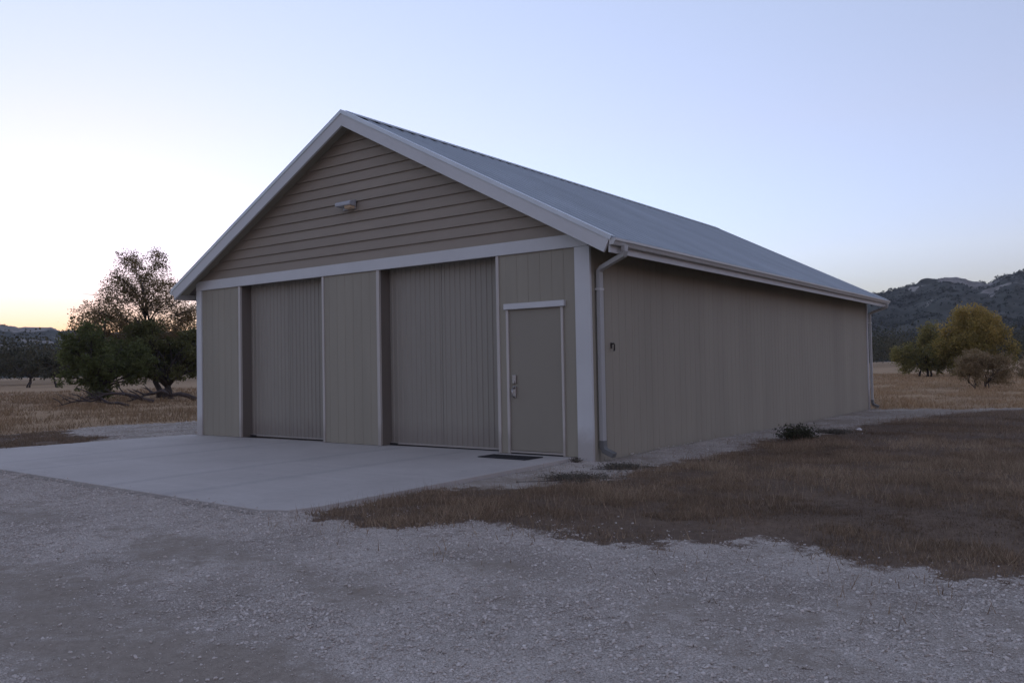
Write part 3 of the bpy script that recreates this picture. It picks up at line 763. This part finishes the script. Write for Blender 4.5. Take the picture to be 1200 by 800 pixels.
def scatter_stones(name, pts, label):
    x, y, r = pts
    n = len(x)
    z = gz(x, y) + (fbm(x * 5, y * 5, 31, 3) - 0.5) * 0.030 + (vnoise(x * 13, y * 13, 5) - 0.5) * 0.012 + r * 0.12
    z = np.where(inpoly(x, y, SLAB), r * 0.35, z)
    me = bpy.data.meshes.new(name); me.vertices.add(n); me.vertices.foreach_set('co', np.stack([x, y, z], 1).astype(np.float32).ravel())
    a = me.attributes.new('rot', 'FLOAT_VECTOR', 'POINT'); rt = rng.uniform(0, 6.28, (n, 3)); rt[:, :2] = rng.normal(0, 0.35, (n, 2)); a.data.foreach_set('vector', rt.astype(np.float32).ravel())
    s = np.stack([r * rng.uniform(0.75, 1.3, n), r * rng.uniform(0.7, 1.1, n), r * rng.uniform(0.4, 0.75, n)], 1)
    a = me.attributes.new('scl', 'FLOAT_VECTOR', 'POINT'); a.data.foreach_set('vector', s.astype(np.float32).ravel())
    o = bpy.data.objects.new(name, me); COL.objects.link(o); md = o.modifiers.new('pebbles', 'NODES'); md.node_group = STONES
    return tag(o, label, 'gravel', kind='stuff')

def gravel_points(n, x0, x1, y0, y1, rmin, rmax, dens=None):
    x = rng.uniform(x0, x1, n); y = rng.uniform(y0, y1, n)
    g, f = soft_zones(x, y)
    slab = inpoly(x, y, [(-0.255, 0.3), (-0.245, -4.56), (-0.34, -4.86), (-0.60, -4.975), (-10.2, -4.67), (-9.5, 0.02)]) | ((x > -9.3) & (x < 0.03) & (y > 0) & (y < 15.5))
    d = np.hypot(x - CAMX, y - CAMY)
    da = dirt_amount(x, y)
    edge_ = inpoly(x, y, [(-0.30, 0.0), (-0.30, -4.4), (-0.62, -4.72), (-9.9, -4.42), (-9.6, -0.3)])
    slab &= edge_ | (y > 0.02) | (rng.uniform(0, 1, n) > 0.10 * np.exp(-np.maximum(0, (y + 4.95)) / 0.09))
    keep = ~slab & (d > 1.5) & (rng.uniform(0, 1, n) < np.clip(1.0 - 0.9 * smooth(0.05, 0.6, da), 0.1, 1) * (0.55 + 0.45 * smooth(0.40, 0.60, fbm(x * 0.8, y * 1.1, 203, 4))) * np.clip(1 - 1.2 * g, 0.03, 1) * (1 - f))
    x, y = x[keep], y[keep]
    r = rmin * (rmax / rmin) ** (rng.uniform(0, 1, len(x)) ** 3.6)
    return x, y, r
def cat(*ps): return tuple(np.concatenate(a) for a in zip(*ps))
scatter_stones('gravel', cat(gravel_points(480000, -3.5, 8.5, -9.2, -3.6, 0.0026, 0.0125),
                             gravel_points(70000, -10, -3, -8.5, -4.5, 0.0035, 0.014),
                             gravel_points(45000, -0.3, 3.2, -4, 15.6, 0.0035, 0.016),
                             gravel_points(24000, -15, -9.3, -3, 7, 0.008, 0.026)), 'pale limestone gravel on the drive around the concrete apron')

# ------------------------------------------------------------------ grasses
def blades(x, y, h, w, lean, z=None, droop=0.0):
    n = len(x); z = gz(x, y) - 0.008 + relief(x, y) if z is None else z
    a = rng.uniform(0, 2 * np.pi, n); ld = rng.uniform(0, 2 * np.pi, n); ln = lean * rng.uniform(0.2, 1, n)
    bx, by = np.cos(a) * w / 2, np.sin(a) * w / 2
    tx, ty = np.cos(ld) * np.sin(ln) * h, np.sin(ld) * np.sin(ln) * h
    V = np.empty((n, 3, 3)); V[:, 0] = np.stack([x - bx, y - by, z], 1); V[:, 1] = np.stack([x + bx, y + by, z], 1)
    V[:, 2] = np.stack([x + tx, y + ty, z + h * np.cos(ln)], 1)
    F = np.arange(n * 3).reshape(n, 3)
    return V.reshape(-1, 3), F

def grass_obj(name, x, y, h, w, lean, mat, label, tintbase=None):
    V, F = blades(x, y, h, w, lean)
    t = np.clip(rng.normal(0.45, 0.2, len(x)) + (0 if tintbase is None else tintbase), 0, 1)
    me = mesh_np(name, V, F, M[mat], {'tint': np.repeat(t, 3)})
    o = bpy.data.objects.new(name, me); COL.objects.link(o)
    return tag(o, label, 'grass', kind='stuff')

n = 1250000
x = rng.uniform(-0.4, 14, n); y = rng.uniform(-5.6, 15, n)
keep = rng.uniform(0, 1, n) < np.clip(11 / np.hypot(x - CAMX, y - CAMY), 0.25, 1) ** 1.6
keep &= (x < 9.5 + 0.1 * y)
x, y = x[keep], y[keep]
g, f = soft_zones(x, y)
cl = fbm(x * 2.2, y * 2.2, 41, 4); cl2 = fbm(x * 0.5, y * 0.5, 44, 3)
bare = smooth(0.42, 0.54, fbm(x * 0.9, y * 1.4, 143, 4))
k = rng.uniform(0, 1, len(x)) < (0.27 + 0.73 * bare) * np.maximum(0.6, smooth(0.25, 0.5, cl)) * np.maximum(g ** 2.2, 0.012) * (1 - f) * (x > -0.22)
x, y, cl, cl2 = x[k], y[k], cl[k], cl2[k]
h = (0.032 + 0.055 * smooth(0.35, 0.7, cl) * rng.uniform(0.3, 1.3, len(x))) * (0.8 + 0.6 * smooth(0.4, 0.7, cl2))
grass_obj('dry_grass', x, y, h, rng.uniform(0.004, 0.010, len(x)), 1.05, 'brown_grass', 'short dead brown grass between gravel drive and side wall', (cl2 - 0.5) * 1.3 + (cl - 0.5) * 0.9)
# sparse straw stalks standing above the mat
n = 90000
x = rng.uniform(-0.2, 12, n); y = rng.uniform(-5.4, 15, n); g, f = soft_zones(x, y); cl = fbm(x * 1.2, y * 1.2, 151, 4)
k = rng.uniform(0, 1, n) < g * (1 - f) * smooth(0.45, 0.62, cl); x, y = x[k], y[k]
grass_obj('straw_stalks', x, y, rng.uniform(0.06, 0.19, len(x)), rng.uniform(0.003, 0.006, len(x)), 0.6, 'brown_grass', 'thin pale straw stalks standing above the dead brown grass', np.full(len(x), 0.22))
# left verge patch
n = 60000
x = rng.uniform(-16, -9.6, n); y = rng.uniform(-6.2, -0.3, n); g, f = zones(x, y); k = g & (rng.uniform(0, 1, n) < smooth(0.3, 0.6, fbm(x * 2, y * 2, 41, 4)))
x, y = x[k], y[k]
grass_obj('verge_grass', x, y, rng.uniform(0.03, 0.10, len(x)), rng.uniform(0.006, 0.012, len(x)), 1.1, 'brown_grass', 'low brown grass patch left of the concrete apron')

# the fields: taller dry grass, near belt as blades
def field_grass(name, n, cx0, cx1, cy0, cy1, label, hh=(0.15, 0.5), dmax=75, tb=0.0):
    x = rng.uniform(cx0, cx1, n); y = rng.uniform(cy0, cy1, n)
    d = np.hypot(x - CAMX, y - CAMY); az = np.degrees(np.arctan2(x - CAMX, y - CAMY))
    keep = (d < dmax) & (rng.uniform(0, 1, n) < np.clip(26 / d, 0.1, 1) ** 1.5) & ((az < -50) | (az > -18)) & (az > -78) & (az < 8)
    x, y, d = x[keep], y[keep], d[keep]
    g, f = zones(x, y); cl = fbm(x * 0.8, y * 0.8, 61, 4)
    k = f & (rng.uniform(0, 1, len(x)) < smooth(0.25, 0.6, cl))
    x, y, cl, d = x[k], y[k], cl[k], d[k]
    h = rng.uniform(hh[0], hh[1], len(x)) * (0.45 + 0.9 * smooth(0.35, 0.7, cl))
    return grass_obj(name, x, y, h, rng.uniform(0.010, 0.02, len(x)) * np.clip(d / 26, 1, 2.5), 0.95, 'tan_grass', label, (cl - 0.5) * 0.8 + tb)
field_grass('field_grass', 420000, -70, -12, -22, 45, 'dry grass field beyond the gravel on the left', (0.08, 0.28), tb=-0.42)
field_grass('meadow_grass', 420000, -18, 16, 14.5, 75, 'tan dry grass field beyond the building on the right', (0.06, 0.20), 80)

# ------------------------------------------------------------------ trees
def leaf_quads(C, size, sq=0.55):
    n = len(C)
    a = rng.normal(size=(n, 3)); a /= np.linalg.norm(a, axis=1)[:, None]
    b = rng.normal(size=(n, 3)); b -= (b * a).sum(1)[:, None] * a; b /= np.linalg.norm(b, axis=1)[:, None]
    s = (size * rng.uniform(0.6, 1.3, n))[:, None]
    V = np.stack([C - a * s, C + b * s * sq, C + a * s, C - b * s * sq], 1)
    return V.reshape(-1, 3), np.arange(n * 4).reshape(n, 4)

def make_tree(name, base, rot, trunk_h, trunk_r, clusters, per, size, leafmat, label, cat_, group=None, stems=1, barkmat='bark', twigs=3, droop=0.0, crown_name='crown', spread=0.0, fill=0.55, limb_r=None, stem_lean=0.25, leader=0.0, clump=0.72, tint_h=0.0):
    """clusters: list of (x_right, y_away, z_up, rx, ry, rz) in the tree's own axes; rot turns them"""
    bx, by = base; bz = float(gz(bx, by))
    root = empty(name, (bx, by, bz), label, cat_, group)
    root.rotation_euler.z = 0
    c, s = math.cos(rot), math.sin(rot)
    def loc(p): return Vector((bx + p[0] * c - p[1] * s, by + p[0] * s + p[1] * c, bz + p[2]))
    mb = MB(); rs = random.Random(hash(name) % 1000 if False else len(label) * 7 + int(abs(bx) * 13))
    forks = []
    for k in range(stems):
        dx = rs.uniform(-1, 1) * spread; lean = rs.uniform(-1, 1) * stem_lean
        tx = [(dx, 0, -0.12)]
        for q in range(1, 5):
            u = q / 4; tx.append((dx + lean * u * trunk_h + rs.uniform(-0.05, 0.05) * trunk_h, rs.uniform(-0.05, 0.05) * trunk_h, u * trunk_h))
        rr = [trunk_r * 1.35] + [trunk_r * (1 - 0.10 * q) for q in range(1, 5)]
        if stems > 1: rr = [r_ * 0.7 for r_ in rr]
        mb.tube([loc(p) for p in tx], rr, 8); forks.append((tx[-1], rr[-1]))
    LC = []; LT = []; LEAN = -0.5
    if leader:
        f0 = forks[0][0]; mb.tube([loc((f0[0] + LEAN * u * u, f0[1] + 0.1 * math.sin(5 * u), f0[2] + (leader - f0[2]) * u)) for u in (0, .25, .5, .75, 1)], [trunk_r * .62, trunk_r * .5, trunk_r * .36, trunk_r * .22, trunk_r * .1], 7)
    for (x, y, z, rx, ry, rz) in clusters:
        fk, fr = min(forks, key=lambda q: (q[0][0] - x) ** 2 + rs.random() * 0.5)
        en = Vector((x, y, z)); st = Vector(fk)
        if leader:
            zz = max(trunk_h * 0.7, min(leader, z - abs(x - fk[0]) * 0.55 - rs.uniform(0.2, 0.9))); uu = max(0, (zz - trunk_h) / max(0.01, leader - trunk_h)); st = Vector((fk[0] + LEAN * uu, fk[1], zz)); fr = trunk_r * (1 - 0.8 * uu) * 0.75
        mid = st.lerp(en, 0.45) + Vector((rs.uniform(-.12, .12), rs.uniform(-.12, .12), rs.uniform(0.0, .15))) * (en - st).length
        r0 = min(fr * 0.75, (limb_r or trunk_r * 0.5)); 
        mb.tube([loc(st - Vector((0, 0, 0.15 * trunk_h))), loc(st.lerp(mid, 0.5) + Vector((0, 0, .03))), loc(mid), loc(mid.lerp(en, 0.6)), loc(en)], [r0, r0 * 0.85, r0 * 0.62, r0 * 0.4, r0 * 0.22], 6)
        ends = []
        for q in range(twigs):
            o_ = Vector((rs.gauss(0, .55) * rx, rs.gauss(0, .55) * ry, rs.gauss(0.15, .5) * rz)); e2 = en + o_
            stt = mid.lerp(en, rs.uniform(0.3, 1.0))
            mb.tube([loc(stt), loc(stt.lerp(e2, 0.55) + Vector((0, 0, 0.05))), loc(e2)], [r0 * 0.32, r0 * 0.2, r0 * 0.09], 4)
            ends.append(e2)
        n_ = int(per * rx * ry * rz * 4.2)
        # leaves: part spread through the ellipsoid, part in tight sprays on the twigs
        u = rng.normal(size=(n_, 3)); u /= np.linalg.norm(u, axis=1)[:, None]; rad = rng.uniform(0, 1, n_) ** fill
        P = u * rad[:, None] * np.array([rx, ry, rz]) + np.array([x, y, z])
        ns = max(6, n_ // 60)
        cen = P[rng.integers(0, n_, ns)]
        pick = rng.uniform(0, 1, n_) < clump
        sp = min(rx, ry, rz) * 0.17
        Q = cen[rng.integers(0, ns, n_)] + rng.normal(size=(n_, 3)) * np.array([sp, sp, sp * (0.8 + droop)]) - np.array([0, 0, droop * sp])
        P = np.where(pick[:, None], Q, P)
        t = 0.45 + 0.22 * rng.normal(size=n_) + rs.uniform(-0.16, 0.16) + tint_h * (P[:, 2] - 2.5)
        LC.append(P); LT.append(t)
    P = np.concatenate(LC); T = np.clip(np.concatenate(LT), 0, 1)
    P = np.stack([bx + P[:, 0] * c - P[:, 1] * s, by + P[:, 0] * s + P[:, 1] * c, bz + P[:, 2]], 1)
    k = P[:, 2] > bz + 0.03; P = P[k]; T = T[k]
    V, F = leaf_quads(P, np.full(len(P), size))
    me = mesh_np(crown_name, V, F, M[leafmat], {'tint': np.repeat(T, 4)})
    o = bpy.data.objects.new(crown_name, me); COL.objects.link(o); put(o, root)
    mb.build('trunk', M[barkmat], root, True)
    return root

def blob_clusters(n, cx, cz, wx, wz, dep, r, seed, flat=1.0, prof=None):
    """n overlapping clumps filling an uneven ellipse"""
    rs = random.Random(seed); out = []
    while len(out) < n:
        a, b = rs.uniform(-1, 1), rs.uniform(-1, 1)
        if a * a + b * b > 1: continue
        if prof and not prof(a, b): continue
        y = rs.uniform(-1, 1) * math.sqrt(max(0, 1 - a * a - b * b)) * dep
        k = rs.uniform(0.7, 1.25)
        out.append((cx + a * wx, y, cz + b * wz, r * k, r * k, r * k * flat))
    return out

# big clump left of the building; local x = to the right as seen from the drive
ROT = R(60)
make_tree('oak_tree', (-34.2, 14.4), ROT, 0.75, 0.24,
          blob_clusters(40, -0.35, 2.35, 2.0, 1.45, 1.5, 0.60, 4, prof=lambda a, b: b > -0.75) + [(1.2, 0, 3.0, .7, .7, .6), (-1.7, 0, 1.35, .6, .6, .45), (1.5, 0, 1.6, .55, .6, .4), (1.6, 0, 2.3, .6, .6, .5), (-2.1, 0, 2.6, .6, .6, .6)],
          620, 0.07, 'oak', 'dark green low oak with short thick trunk beside the building corner', 'tree', fill=0.5)
make_tree('juniper_tree', (-34.0, 10.6), ROT, 0.5, 0.14,
          blob_clusters(32, 0.25, 1.95, 1.75, 1.6, 1.3, 0.56, 8) + [(-1.4, 0, 3.0, .5, .5, .55), (-0.2, 0, 3.6, .45, .45, .5), (-1.5, 0, 1.3, .6, .6, .5), (0.4, -0.3, 0.55, .7, .6, .45), (-0.6, -0.2, 3.55, .35, .35, .45), (1.7, 0, 2.6, .6, .6, .6), (1.6, 0, 1.3, .6, .6, .5), (-1.2, 0, 3.75, .2, .2, .4), (0.3, 0, 3.9, .2, .2, .4)],
          640, 0.065, 'juniper', 'bushy green juniper left of the low oak, foliage near the ground', 'tree', fill=0.5)
_rs = random.Random(77); _cl = []
for _z, _a, _b, _n_ in ((2.9, -3.2, 1.9, 7), (3.3, -3.9, 1.9, 9), (3.8, -4.2, 2.0, 10), (4.3, -4.0, 2.0, 10), (4.8, -3.7, 1.9, 9), (5.3, -3.1, 1.4, 7), (5.9, -2.8, 1.0, 6), (6.5, -2.4, 0.6, 5), (7.0, -2.1, 0.2, 4), (7.3, -2.0, 0.1, 2), (7.6, -1.95, -1.5, 1), (7.7, -0.35, 0.1, 1)):
    for _k in range(_n_):
        if _rs.random() < 0.13 and _z > 4: continue
        _q = _rs.uniform(0.5, 0.8); _cl.append((_a + (_b - _a) * (_k + _rs.uniform(0.2, 0.8)) / _n_, _rs.uniform(-1, 1) * 1.3, _z + _rs.uniform(-.25, .25), _q, _q, _q))
make_tree('sparse_tree', (-36.7, 15.4), ROT, 1.8, 0.17, _cl, 620, 0.047, 'sparse', 'tall thin-leaved tree rising against the bright sky behind the low oak', 'tree', twigs=5, fill=0.55, limb_r=0.04, leader=6.4, clump=0.4)

# dead branches lying in the field grass in front of those trees
def fallen(name, p0, ang, length, r, seed, label, arch=0.3):
    bx, by = p0; bz = float(gz(bx, by)); rs = random.Random(seed)
    root = empty(name, (bx, by, bz), label, 'dead branch', 'dead branches lying under the trees')
    c, s = math.cos(ang), math.sin(ang); mb = MB(); tw = MB()
    def loc(a, b, h): return (bx + a * c - b * s, by + a * s + b * c, bz + h)
    pts = []; n_ = 9
    for k in range(n_):
        u = k / (n_ - 1); pts.append((u * length, rs.uniform(-.12, .12) * length * 0.4, 0.06 + arch * math.sin(u * 3.1) * rs.uniform(0.5, 1.2)))
    mb.tube([loc(*p) for p in pts], [r * (1 - 0.75 * k / (n_ - 1)) for k in range(n_)], 7)
    for q in range(13):
        k = rs.randrange(1, n_ - 1); p = pts[k]; ln = length * rs.uniform(0.12, 0.32); dr = rs.uniform(-1.3, 1.3); up = rs.uniform(-0.1, 0.9)
        e = (p[0] + ln * math.cos(dr) * 0.8, p[1] + ln * math.sin(dr), max(0.02, p[2] + ln * up * 0.7)); md = tuple((p[i] + e[i]) / 2 + rs.uniform(-.06, .06) * ln for i in range(3))
        tw.tube([loc(*p), loc(*md), loc(*e)], [r * 0.42, r * 0.28, r * 0.1], 5)
        e2 = (md[0] + ln * .3, md[1] + rs.uniform(-.3, .3) * ln, max(0.02, md[2] + rs.uniform(-.1, .4) * ln)); tw.tube([loc(*md), loc(*e2)], [r * 0.22, r * 0.07], 4)
    mb.build('limb', M['deadwood'], root, True); tw.build('twig', M['deadwood'], root, True)
fallen('fallen_branch', (-26.4, 7.9), R(215), 3.0, 0.06, 3, 'dead twiggy branch lying in grass, farthest left of the fallen ones')
fallen('fallen_branch', (-29.8, 11.0), R(235), 3.2, 0.10, 6, 'dark dead limb arching low in front of the juniper', 0.4)
fallen('fallen_branch', (-30.2, 13.4), R(240), 3.0, 0.12, 9, 'thick fallen limb in front of the low oak trunk', 0.5)

# far-left mesquites
for i, (x, y, hh, ww, lb) in enumerate(((-88.0, 30.6, 3.4, 3.0, 'small far tree with forked trunk, left of the juniper'), (-83.0, 31.6, 3.2, 2.2, 'small far tree with single trunk, nearest to the juniper'), (-93.5, 28.4, 2.8, 2.2, 'low dark far tree at the left edge of the field'))):
    make_tree('mesquite_tree', (x, y), R(64), 1.1, 0.13, blob_clusters(15, 0, 2.3, ww * 0.9, hh * 0.33, 1.4, 0.7, 20 + i, 0.7), 110, 0.13, 'wood_far', lb, 'tree', 'small trees far across the left field', stems=(3 if i == 0 else 1), spread=0.3, stem_lean=0.45)

# right-hand trees
make_tree('willow_tree', (-2.4, 54.8), R(8), 1.0, 0.12,
          blob_clusters(34, 0.0, 2.7, 2.35, 1.9, 1.9, 0.75, 33, 1.2, prof=lambda a, b: abs(a - 0.05) < 1.0 - 0.35 * max(b, 0)) + [(0.1, 0, 4.65, .6, .6, .5), (0.9, 0, 4.2, .6, .6, .5), (2.3, 0, 1.9, .7, .7, .7), (2.1, 0, 1.2, .7, .7, .5), (-1.7, 0, 3.2, .6, .6, .7)],
          480, 0.075, 'willow', 'round yellow-green autumn tree beyond the far corner of the building', 'tree', stems=5, spread=0.8, droop=0.8, clump=0.5, tint_h=0.16)
make_tree('olive_tree', (-5.7, 55.6), R(8), 0.7, 0.12,
          blob_clusters(28, 0.15, 1.9, 1.9, 1.45, 1.3, 0.62, 35, 1.1) + [(0.2, 0, 3.3, .5, .5, .4), (1.3, -0.3, 0.9, .7, .6, .5), (0.4, -0.3, 0.75, .7, .6, .4), (-0.6, 0, 1.0, .6, .6, .45), (-1.4, 0, 1.4, .5, .6, .5)],
          520, 0.07, 'greener', 'duller olive-green tree just left of the yellow one', 'tree', stems=4, spread=0.6, droop=0.5, clump=0.5, tint_h=0.1)
make_tree('shrub', (0.95, 31.8), R(8), 0.3, 0.045,
          blob_clusters(22, 0.05, 0.9, 1.05, 0.62, 0.8, 0.38, 41, prof=lambda a, b: b > -0.7) , 3000, 0.032, 'twiggy', 'grey-brown leafless shrub in the grass in front of the yellow tree', 'shrub', stems=7, spread=0.35, barkmat='deadwood', twigs=8, crown_name='twigs', stem_lean=0.9)
make_tree('shrub', (1.1, 49.5), R(8), 0.25, 0.04,
          blob_clusters(10, 0.3, 0.65, 1.1, 0.45, 0.8, 0.4, 43), 1300, 0.04, 'twiggy', 'low dark shrub at the right edge of the photograph', 'shrub', stems=5, spread=0.3, barkmat='deadwood', twigs=6, crown_name='twigs', stem_lean=0.9)

# weeds by the wall
def weed(name, x, y, rx, h, n, label, mat='weed', leaf=0.022):
    bz = float(gz(x, y)) + float(relief(x, y)) + 0.008; root = empty(name, (x, y, bz), label, 'weed')
    n1 = n; a = rng.uniform(0, 6.283, n1); ln = rng.uniform(0.1, 1.15, n1); hh = h * rng.uniform(0.5, 1.1, n1)
    bx = x + rng.normal(0, rx * 0.34, n1); by = y + rng.normal(0, rx * 0.34, n1)
    V = []; tip = np.stack([bx + np.cos(a) * np.sin(ln) * hh * 1.25, by + np.sin(a) * np.sin(ln) * hh * 1.25, bz + np.cos(ln) * hh], 1)
    mb = MB()
    for i in range(0, n1, 6): mb.tube([(x, y, bz - 0.02), (bx[i], by[i], bz + 0.01), tuple(tip[i])], [0.004, 0.003, 0.0015], 4)
    P = np.concatenate([np.stack([bx, by, np.full(n1, bz)], 1) * (1 - u) + tip * u + rng.normal(0, 0.012, (n1, 3)) for u in (0.35, 0.55, 0.75, 0.95)])
    V, F = leaf_quads(P, np.full(len(P), leaf), 0.4); me = mesh_np('leaves', V, F, M[mat], {'tint': np.repeat(rng.uniform(0, 1, len(P)), 4)})
    o = bpy.data.objects.new('leaves', me); COL.objects.link(o); put(o, root)
    tag(mb.build('stems', M['deadwood'], root), kind='stuff')
weed('green_weed', 1.42, 4.35, 0.30, 0.26, 620, 'dark green weed tuft on gravel beside the side wall')
weed('low_weed', 1.45, 6.2, 0.45, 0.07, 480, 'low dull sprawling weed between green tuft and far corner', 'flat_weed', 0.014)
weed('flat_weed', 0.72, -1.55, 0.55, 0.03, 700, 'flat dull weed on dirt nearer the grass, before the pale corner post', 'flat_weed', 0.011)
weed('flat_weed', 0.72, -0.45, 0.42, 0.035, 620, 'flat dull weed just right of the corner downspout', 'flat_weed', 0.011)
weed('flat_weed', -0.12, -0.25, 0.10, 0.04, 90, 'tiny dull weed at the foot of the pale corner post', 'flat_weed', 0.011)

# ------------------------------------------------------------------ far woods and hills
def lerp_profile(keys, az): return np.interp(az, [k[0] for k in keys], [k[1] for k in keys])
SKY = [(-140, 2.0), (-100, 2.4), (-80, 3.2), (-70, 3.05), (-68.1, 2.96), (-67.6, 2.92), (-67.2, 2.72), (-66.4, 2.72), (-65.5, 2.78), (-65, 2.57), (-64.1, 2.52), (-62.7, 2.47), (-57, 2.58), (-45, 3.0), (-30, 3.4), (-18, 3.7),
       (-12.3, 4.05), (-11.6, 4.12), (-10.8, 4.35), (-10.1, 4.68), (-9.4, 4.84), (-8.6, 4.9), (-7.8, 4.79), (-7.1, 4.54), (-6.6, 4.56), (-6.2, 4.43), (-5.65, 4.65), (-5.1, 4.76), (-4.4, 4.76), (0, 4.6), (12, 4.1), (40, 3.0), (90, 2.2), (140, 2.0)]
def build_hills():
    az = np.concatenate([np.arange(-140, -72, 0.5), np.arange(-72, -52, 0.1), np.arange(-52, -18, 0.4), np.arange(-18, 2, 0.06), np.arange(2, 140, 0.6)])
    r = np.concatenate([np.linspace(330, 780, 90), np.linspace(790, 1500, 24)])
    A, Rr = np.meshgrid(az, r, indexing='ij')
    x = CAMX + np.sin(np.radians(A)) * Rr; y = CAMY + np.cos(np.radians(A)) * Rr
    base = smooth(340, 760, Rr) ** 1.1
    spur = fbm(x * 0.006, y * 0.006, 91, 4); rid = 1 - np.abs(2 * fbm(x * 0.012 + 3, y * 0.012, 97, 4) - 1)
    h = base * (0.75 + 0.35 * rid) + 0.32 * smooth(340, 520, Rr) * (spur - 0.35) * smooth(820, 600, Rr)
    h = np.maximum(h, 0.0) * np.where(Rr > 780, 1 - 0.35 * smooth(780, 1500, Rr), 1)
    el = (h / Rr).max(1)
    target = np.tan(np.radians(lerp_profile(SKY, az)))
    h = h * (target / el)[:, None]
    rough = np.where(np.abs(A + 8) < 40, 1.0, 0.5) * ((fbm(x * 0.09, y * 0.09, 13, 3) - 0.5) * 3.0 + (np.abs(fbm(x * 0.03, y * 0.03, 19, 4) - 0.5) * -16 + 2.4)) * smooth(340, 460, Rr)
    z = h + CAMZ * smooth(340, 760, Rr) + rough - 1.6 * smooth(420, 340, Rr) 
    gy_, gx_ = np.gradient(z); steep = np.abs(gx_)
    rock_ = smooth(0.45, 0.68, fbm(x * 0.034, y * 0.034, 70, 5)) * 0.85 * smooth(450, 560, Rr)
    n0, n1 = x.shape; idx = np.arange(n0 * n1).reshape(n0, n1)
    F = np.stack([idx[:-1, :-1], idx[:-1, 1:], idx[1:, 1:], idx[1:, :-1]], -1).reshape(-1, 4)
    me = mesh_np('hills', np.stack([x, y, z], -1).reshape(-1, 3), F, M['hill'], {'rock': rock_.ravel()}, True)
    o = bpy.data.objects.new('hills', me); COL.objects.link(o); tag(o, kind='structure')
    # scrub trees dotted over the slopes
    C = []; S = []
    for lo, hi, n_ in ((-69, -56, 2200), (-14.5, -3, 12000)):
        i = rng.integers(np.searchsorted(az, lo), np.searchsorted(az, hi), n_); j = rng.integers(8, 92, n_)
        C.append(np.stack([x[i, j], y[i, j], z[i, j]], 1) + rng.normal(0, 0.8, (n_, 3)) * [1, 1, 0]); S.append((rng.uniform(0.45, 1.25, n_)) * (0.6 if lo < -50 else 1.0))
        wood = fbm(C[-1][:, 0] * 0.018, C[-1][:, 1] * 0.018, 211, 4)
        keep = (rock_[i, j] < 0.35) & (rng.uniform(0, 1, n_) < smooth(0.38, 0.56, wood) + 0.12)
        C[-1] = C[-1][keep]; S[-1] = S[-1][keep]
    C = np.concatenate(C); S = np.concatenate(S)
    per = 16
    u = rng.normal(size=(len(C), per, 3)); u /= np.linalg.norm(u, axis=2)[:, :, None]; u *= rng.uniform(0.3, 1, (len(C), per, 1)) ** 0.5
    P = C[:, None] + u * S[:, None, None] * np.array([1, 1, 0.85]) + np.array([0, 0, 0.6]) * S[:, None, None]
    V, F = leaf_quads(P.reshape(-1, 3), np.repeat(S * 0.42, per), 0.8)
    t = np.clip(np.repeat(rng.uniform(0.1, 0.8, len(C)), per) + rng.normal(0, 0.12, len(C) * per), 0, 1)
    me = mesh_np('hill_scrub', V, F, M['scrub'], {'tint': np.repeat(t, 4)}); o = bpy.data.objects.new('hill_scrub', me); COL.objects.link(o)
    tag(o, 'dark scrub and trees covering the distant hillsides', 'scrub', kind='stuff')
build_hills()

def woods(name, lo, hi, r0, r1, n_, hmin, hmax, label, per=210, leaf=0.19):
    az = np.radians(rng.uniform(lo, hi, n_)); rr = rng.uniform(r0, r1, n_)
    x = CAMX + np.sin(az) * rr; y = CAMY + np.cos(az) * rr; z = gz(x, y); h = rng.uniform(hmin, hmax, n_)
    u = rng.normal(size=(n_, per, 3)); u /= np.linalg.norm(u, axis=2)[:, :, None]; u *= rng.uniform(0, 1, (n_, per, 1)) ** 0.45
    P = np.stack([x, y, z + h * 0.56], 1)[:, None] + u * np.stack([h * 0.6, h * 0.6, h * 0.45], 1)[:, None]
    t = np.clip(np.repeat(rng.uniform(0.1, 0.9, n_), per) * 0.8 + rng.normal(0, 0.12, n_ * per), 0, 1)
    V, F = leaf_quads(P.reshape(-1, 3), np.full(n_ * per, leaf), 0.7)
    me = mesh_np(name, V, F, M['wood_far'], {'tint': np.repeat(t, 4)}); o = bpy.data.objects.new(name, me); COL.objects.link(o)
    tag(o, label, 'woods', kind='stuff')
woods('far_woods', -74, -52, 125, 260, 330, 4, 8, 'dark belt of far trees across the left field')
woods('valley_woods', -15, 0, 150, 300, 230, 4, 9, 'dark belt of far trees at the foot of the right hills')

# ------------------------------------------------------------------ the evening air
def haze(density):
    o = MB().box(-1750, 1750, -1750, 1750, -4, 150).build('haze')
    m = bpy.data.materials.new('evening_haze'); m.use_nodes = True; n = m.node_tree.nodes; n.clear()
    out = n.new('ShaderNodeOutputMaterial'); v = n.new('ShaderNodeVolumePrincipled')
    v.inputs['Color'].default_value = (0.86, 0.92, 1.0, 1); v.inputs['Density'].default_value = density; v.inputs['Anisotropy'].default_value = 0.0
    m.node_tree.links.new(v.outputs[0], out.inputs['Volume']); o.data.materials.append(m)
    tag(o, 'thin pale evening haze over the whole valley', 'haze', kind='stuff')
haze(0.0002)
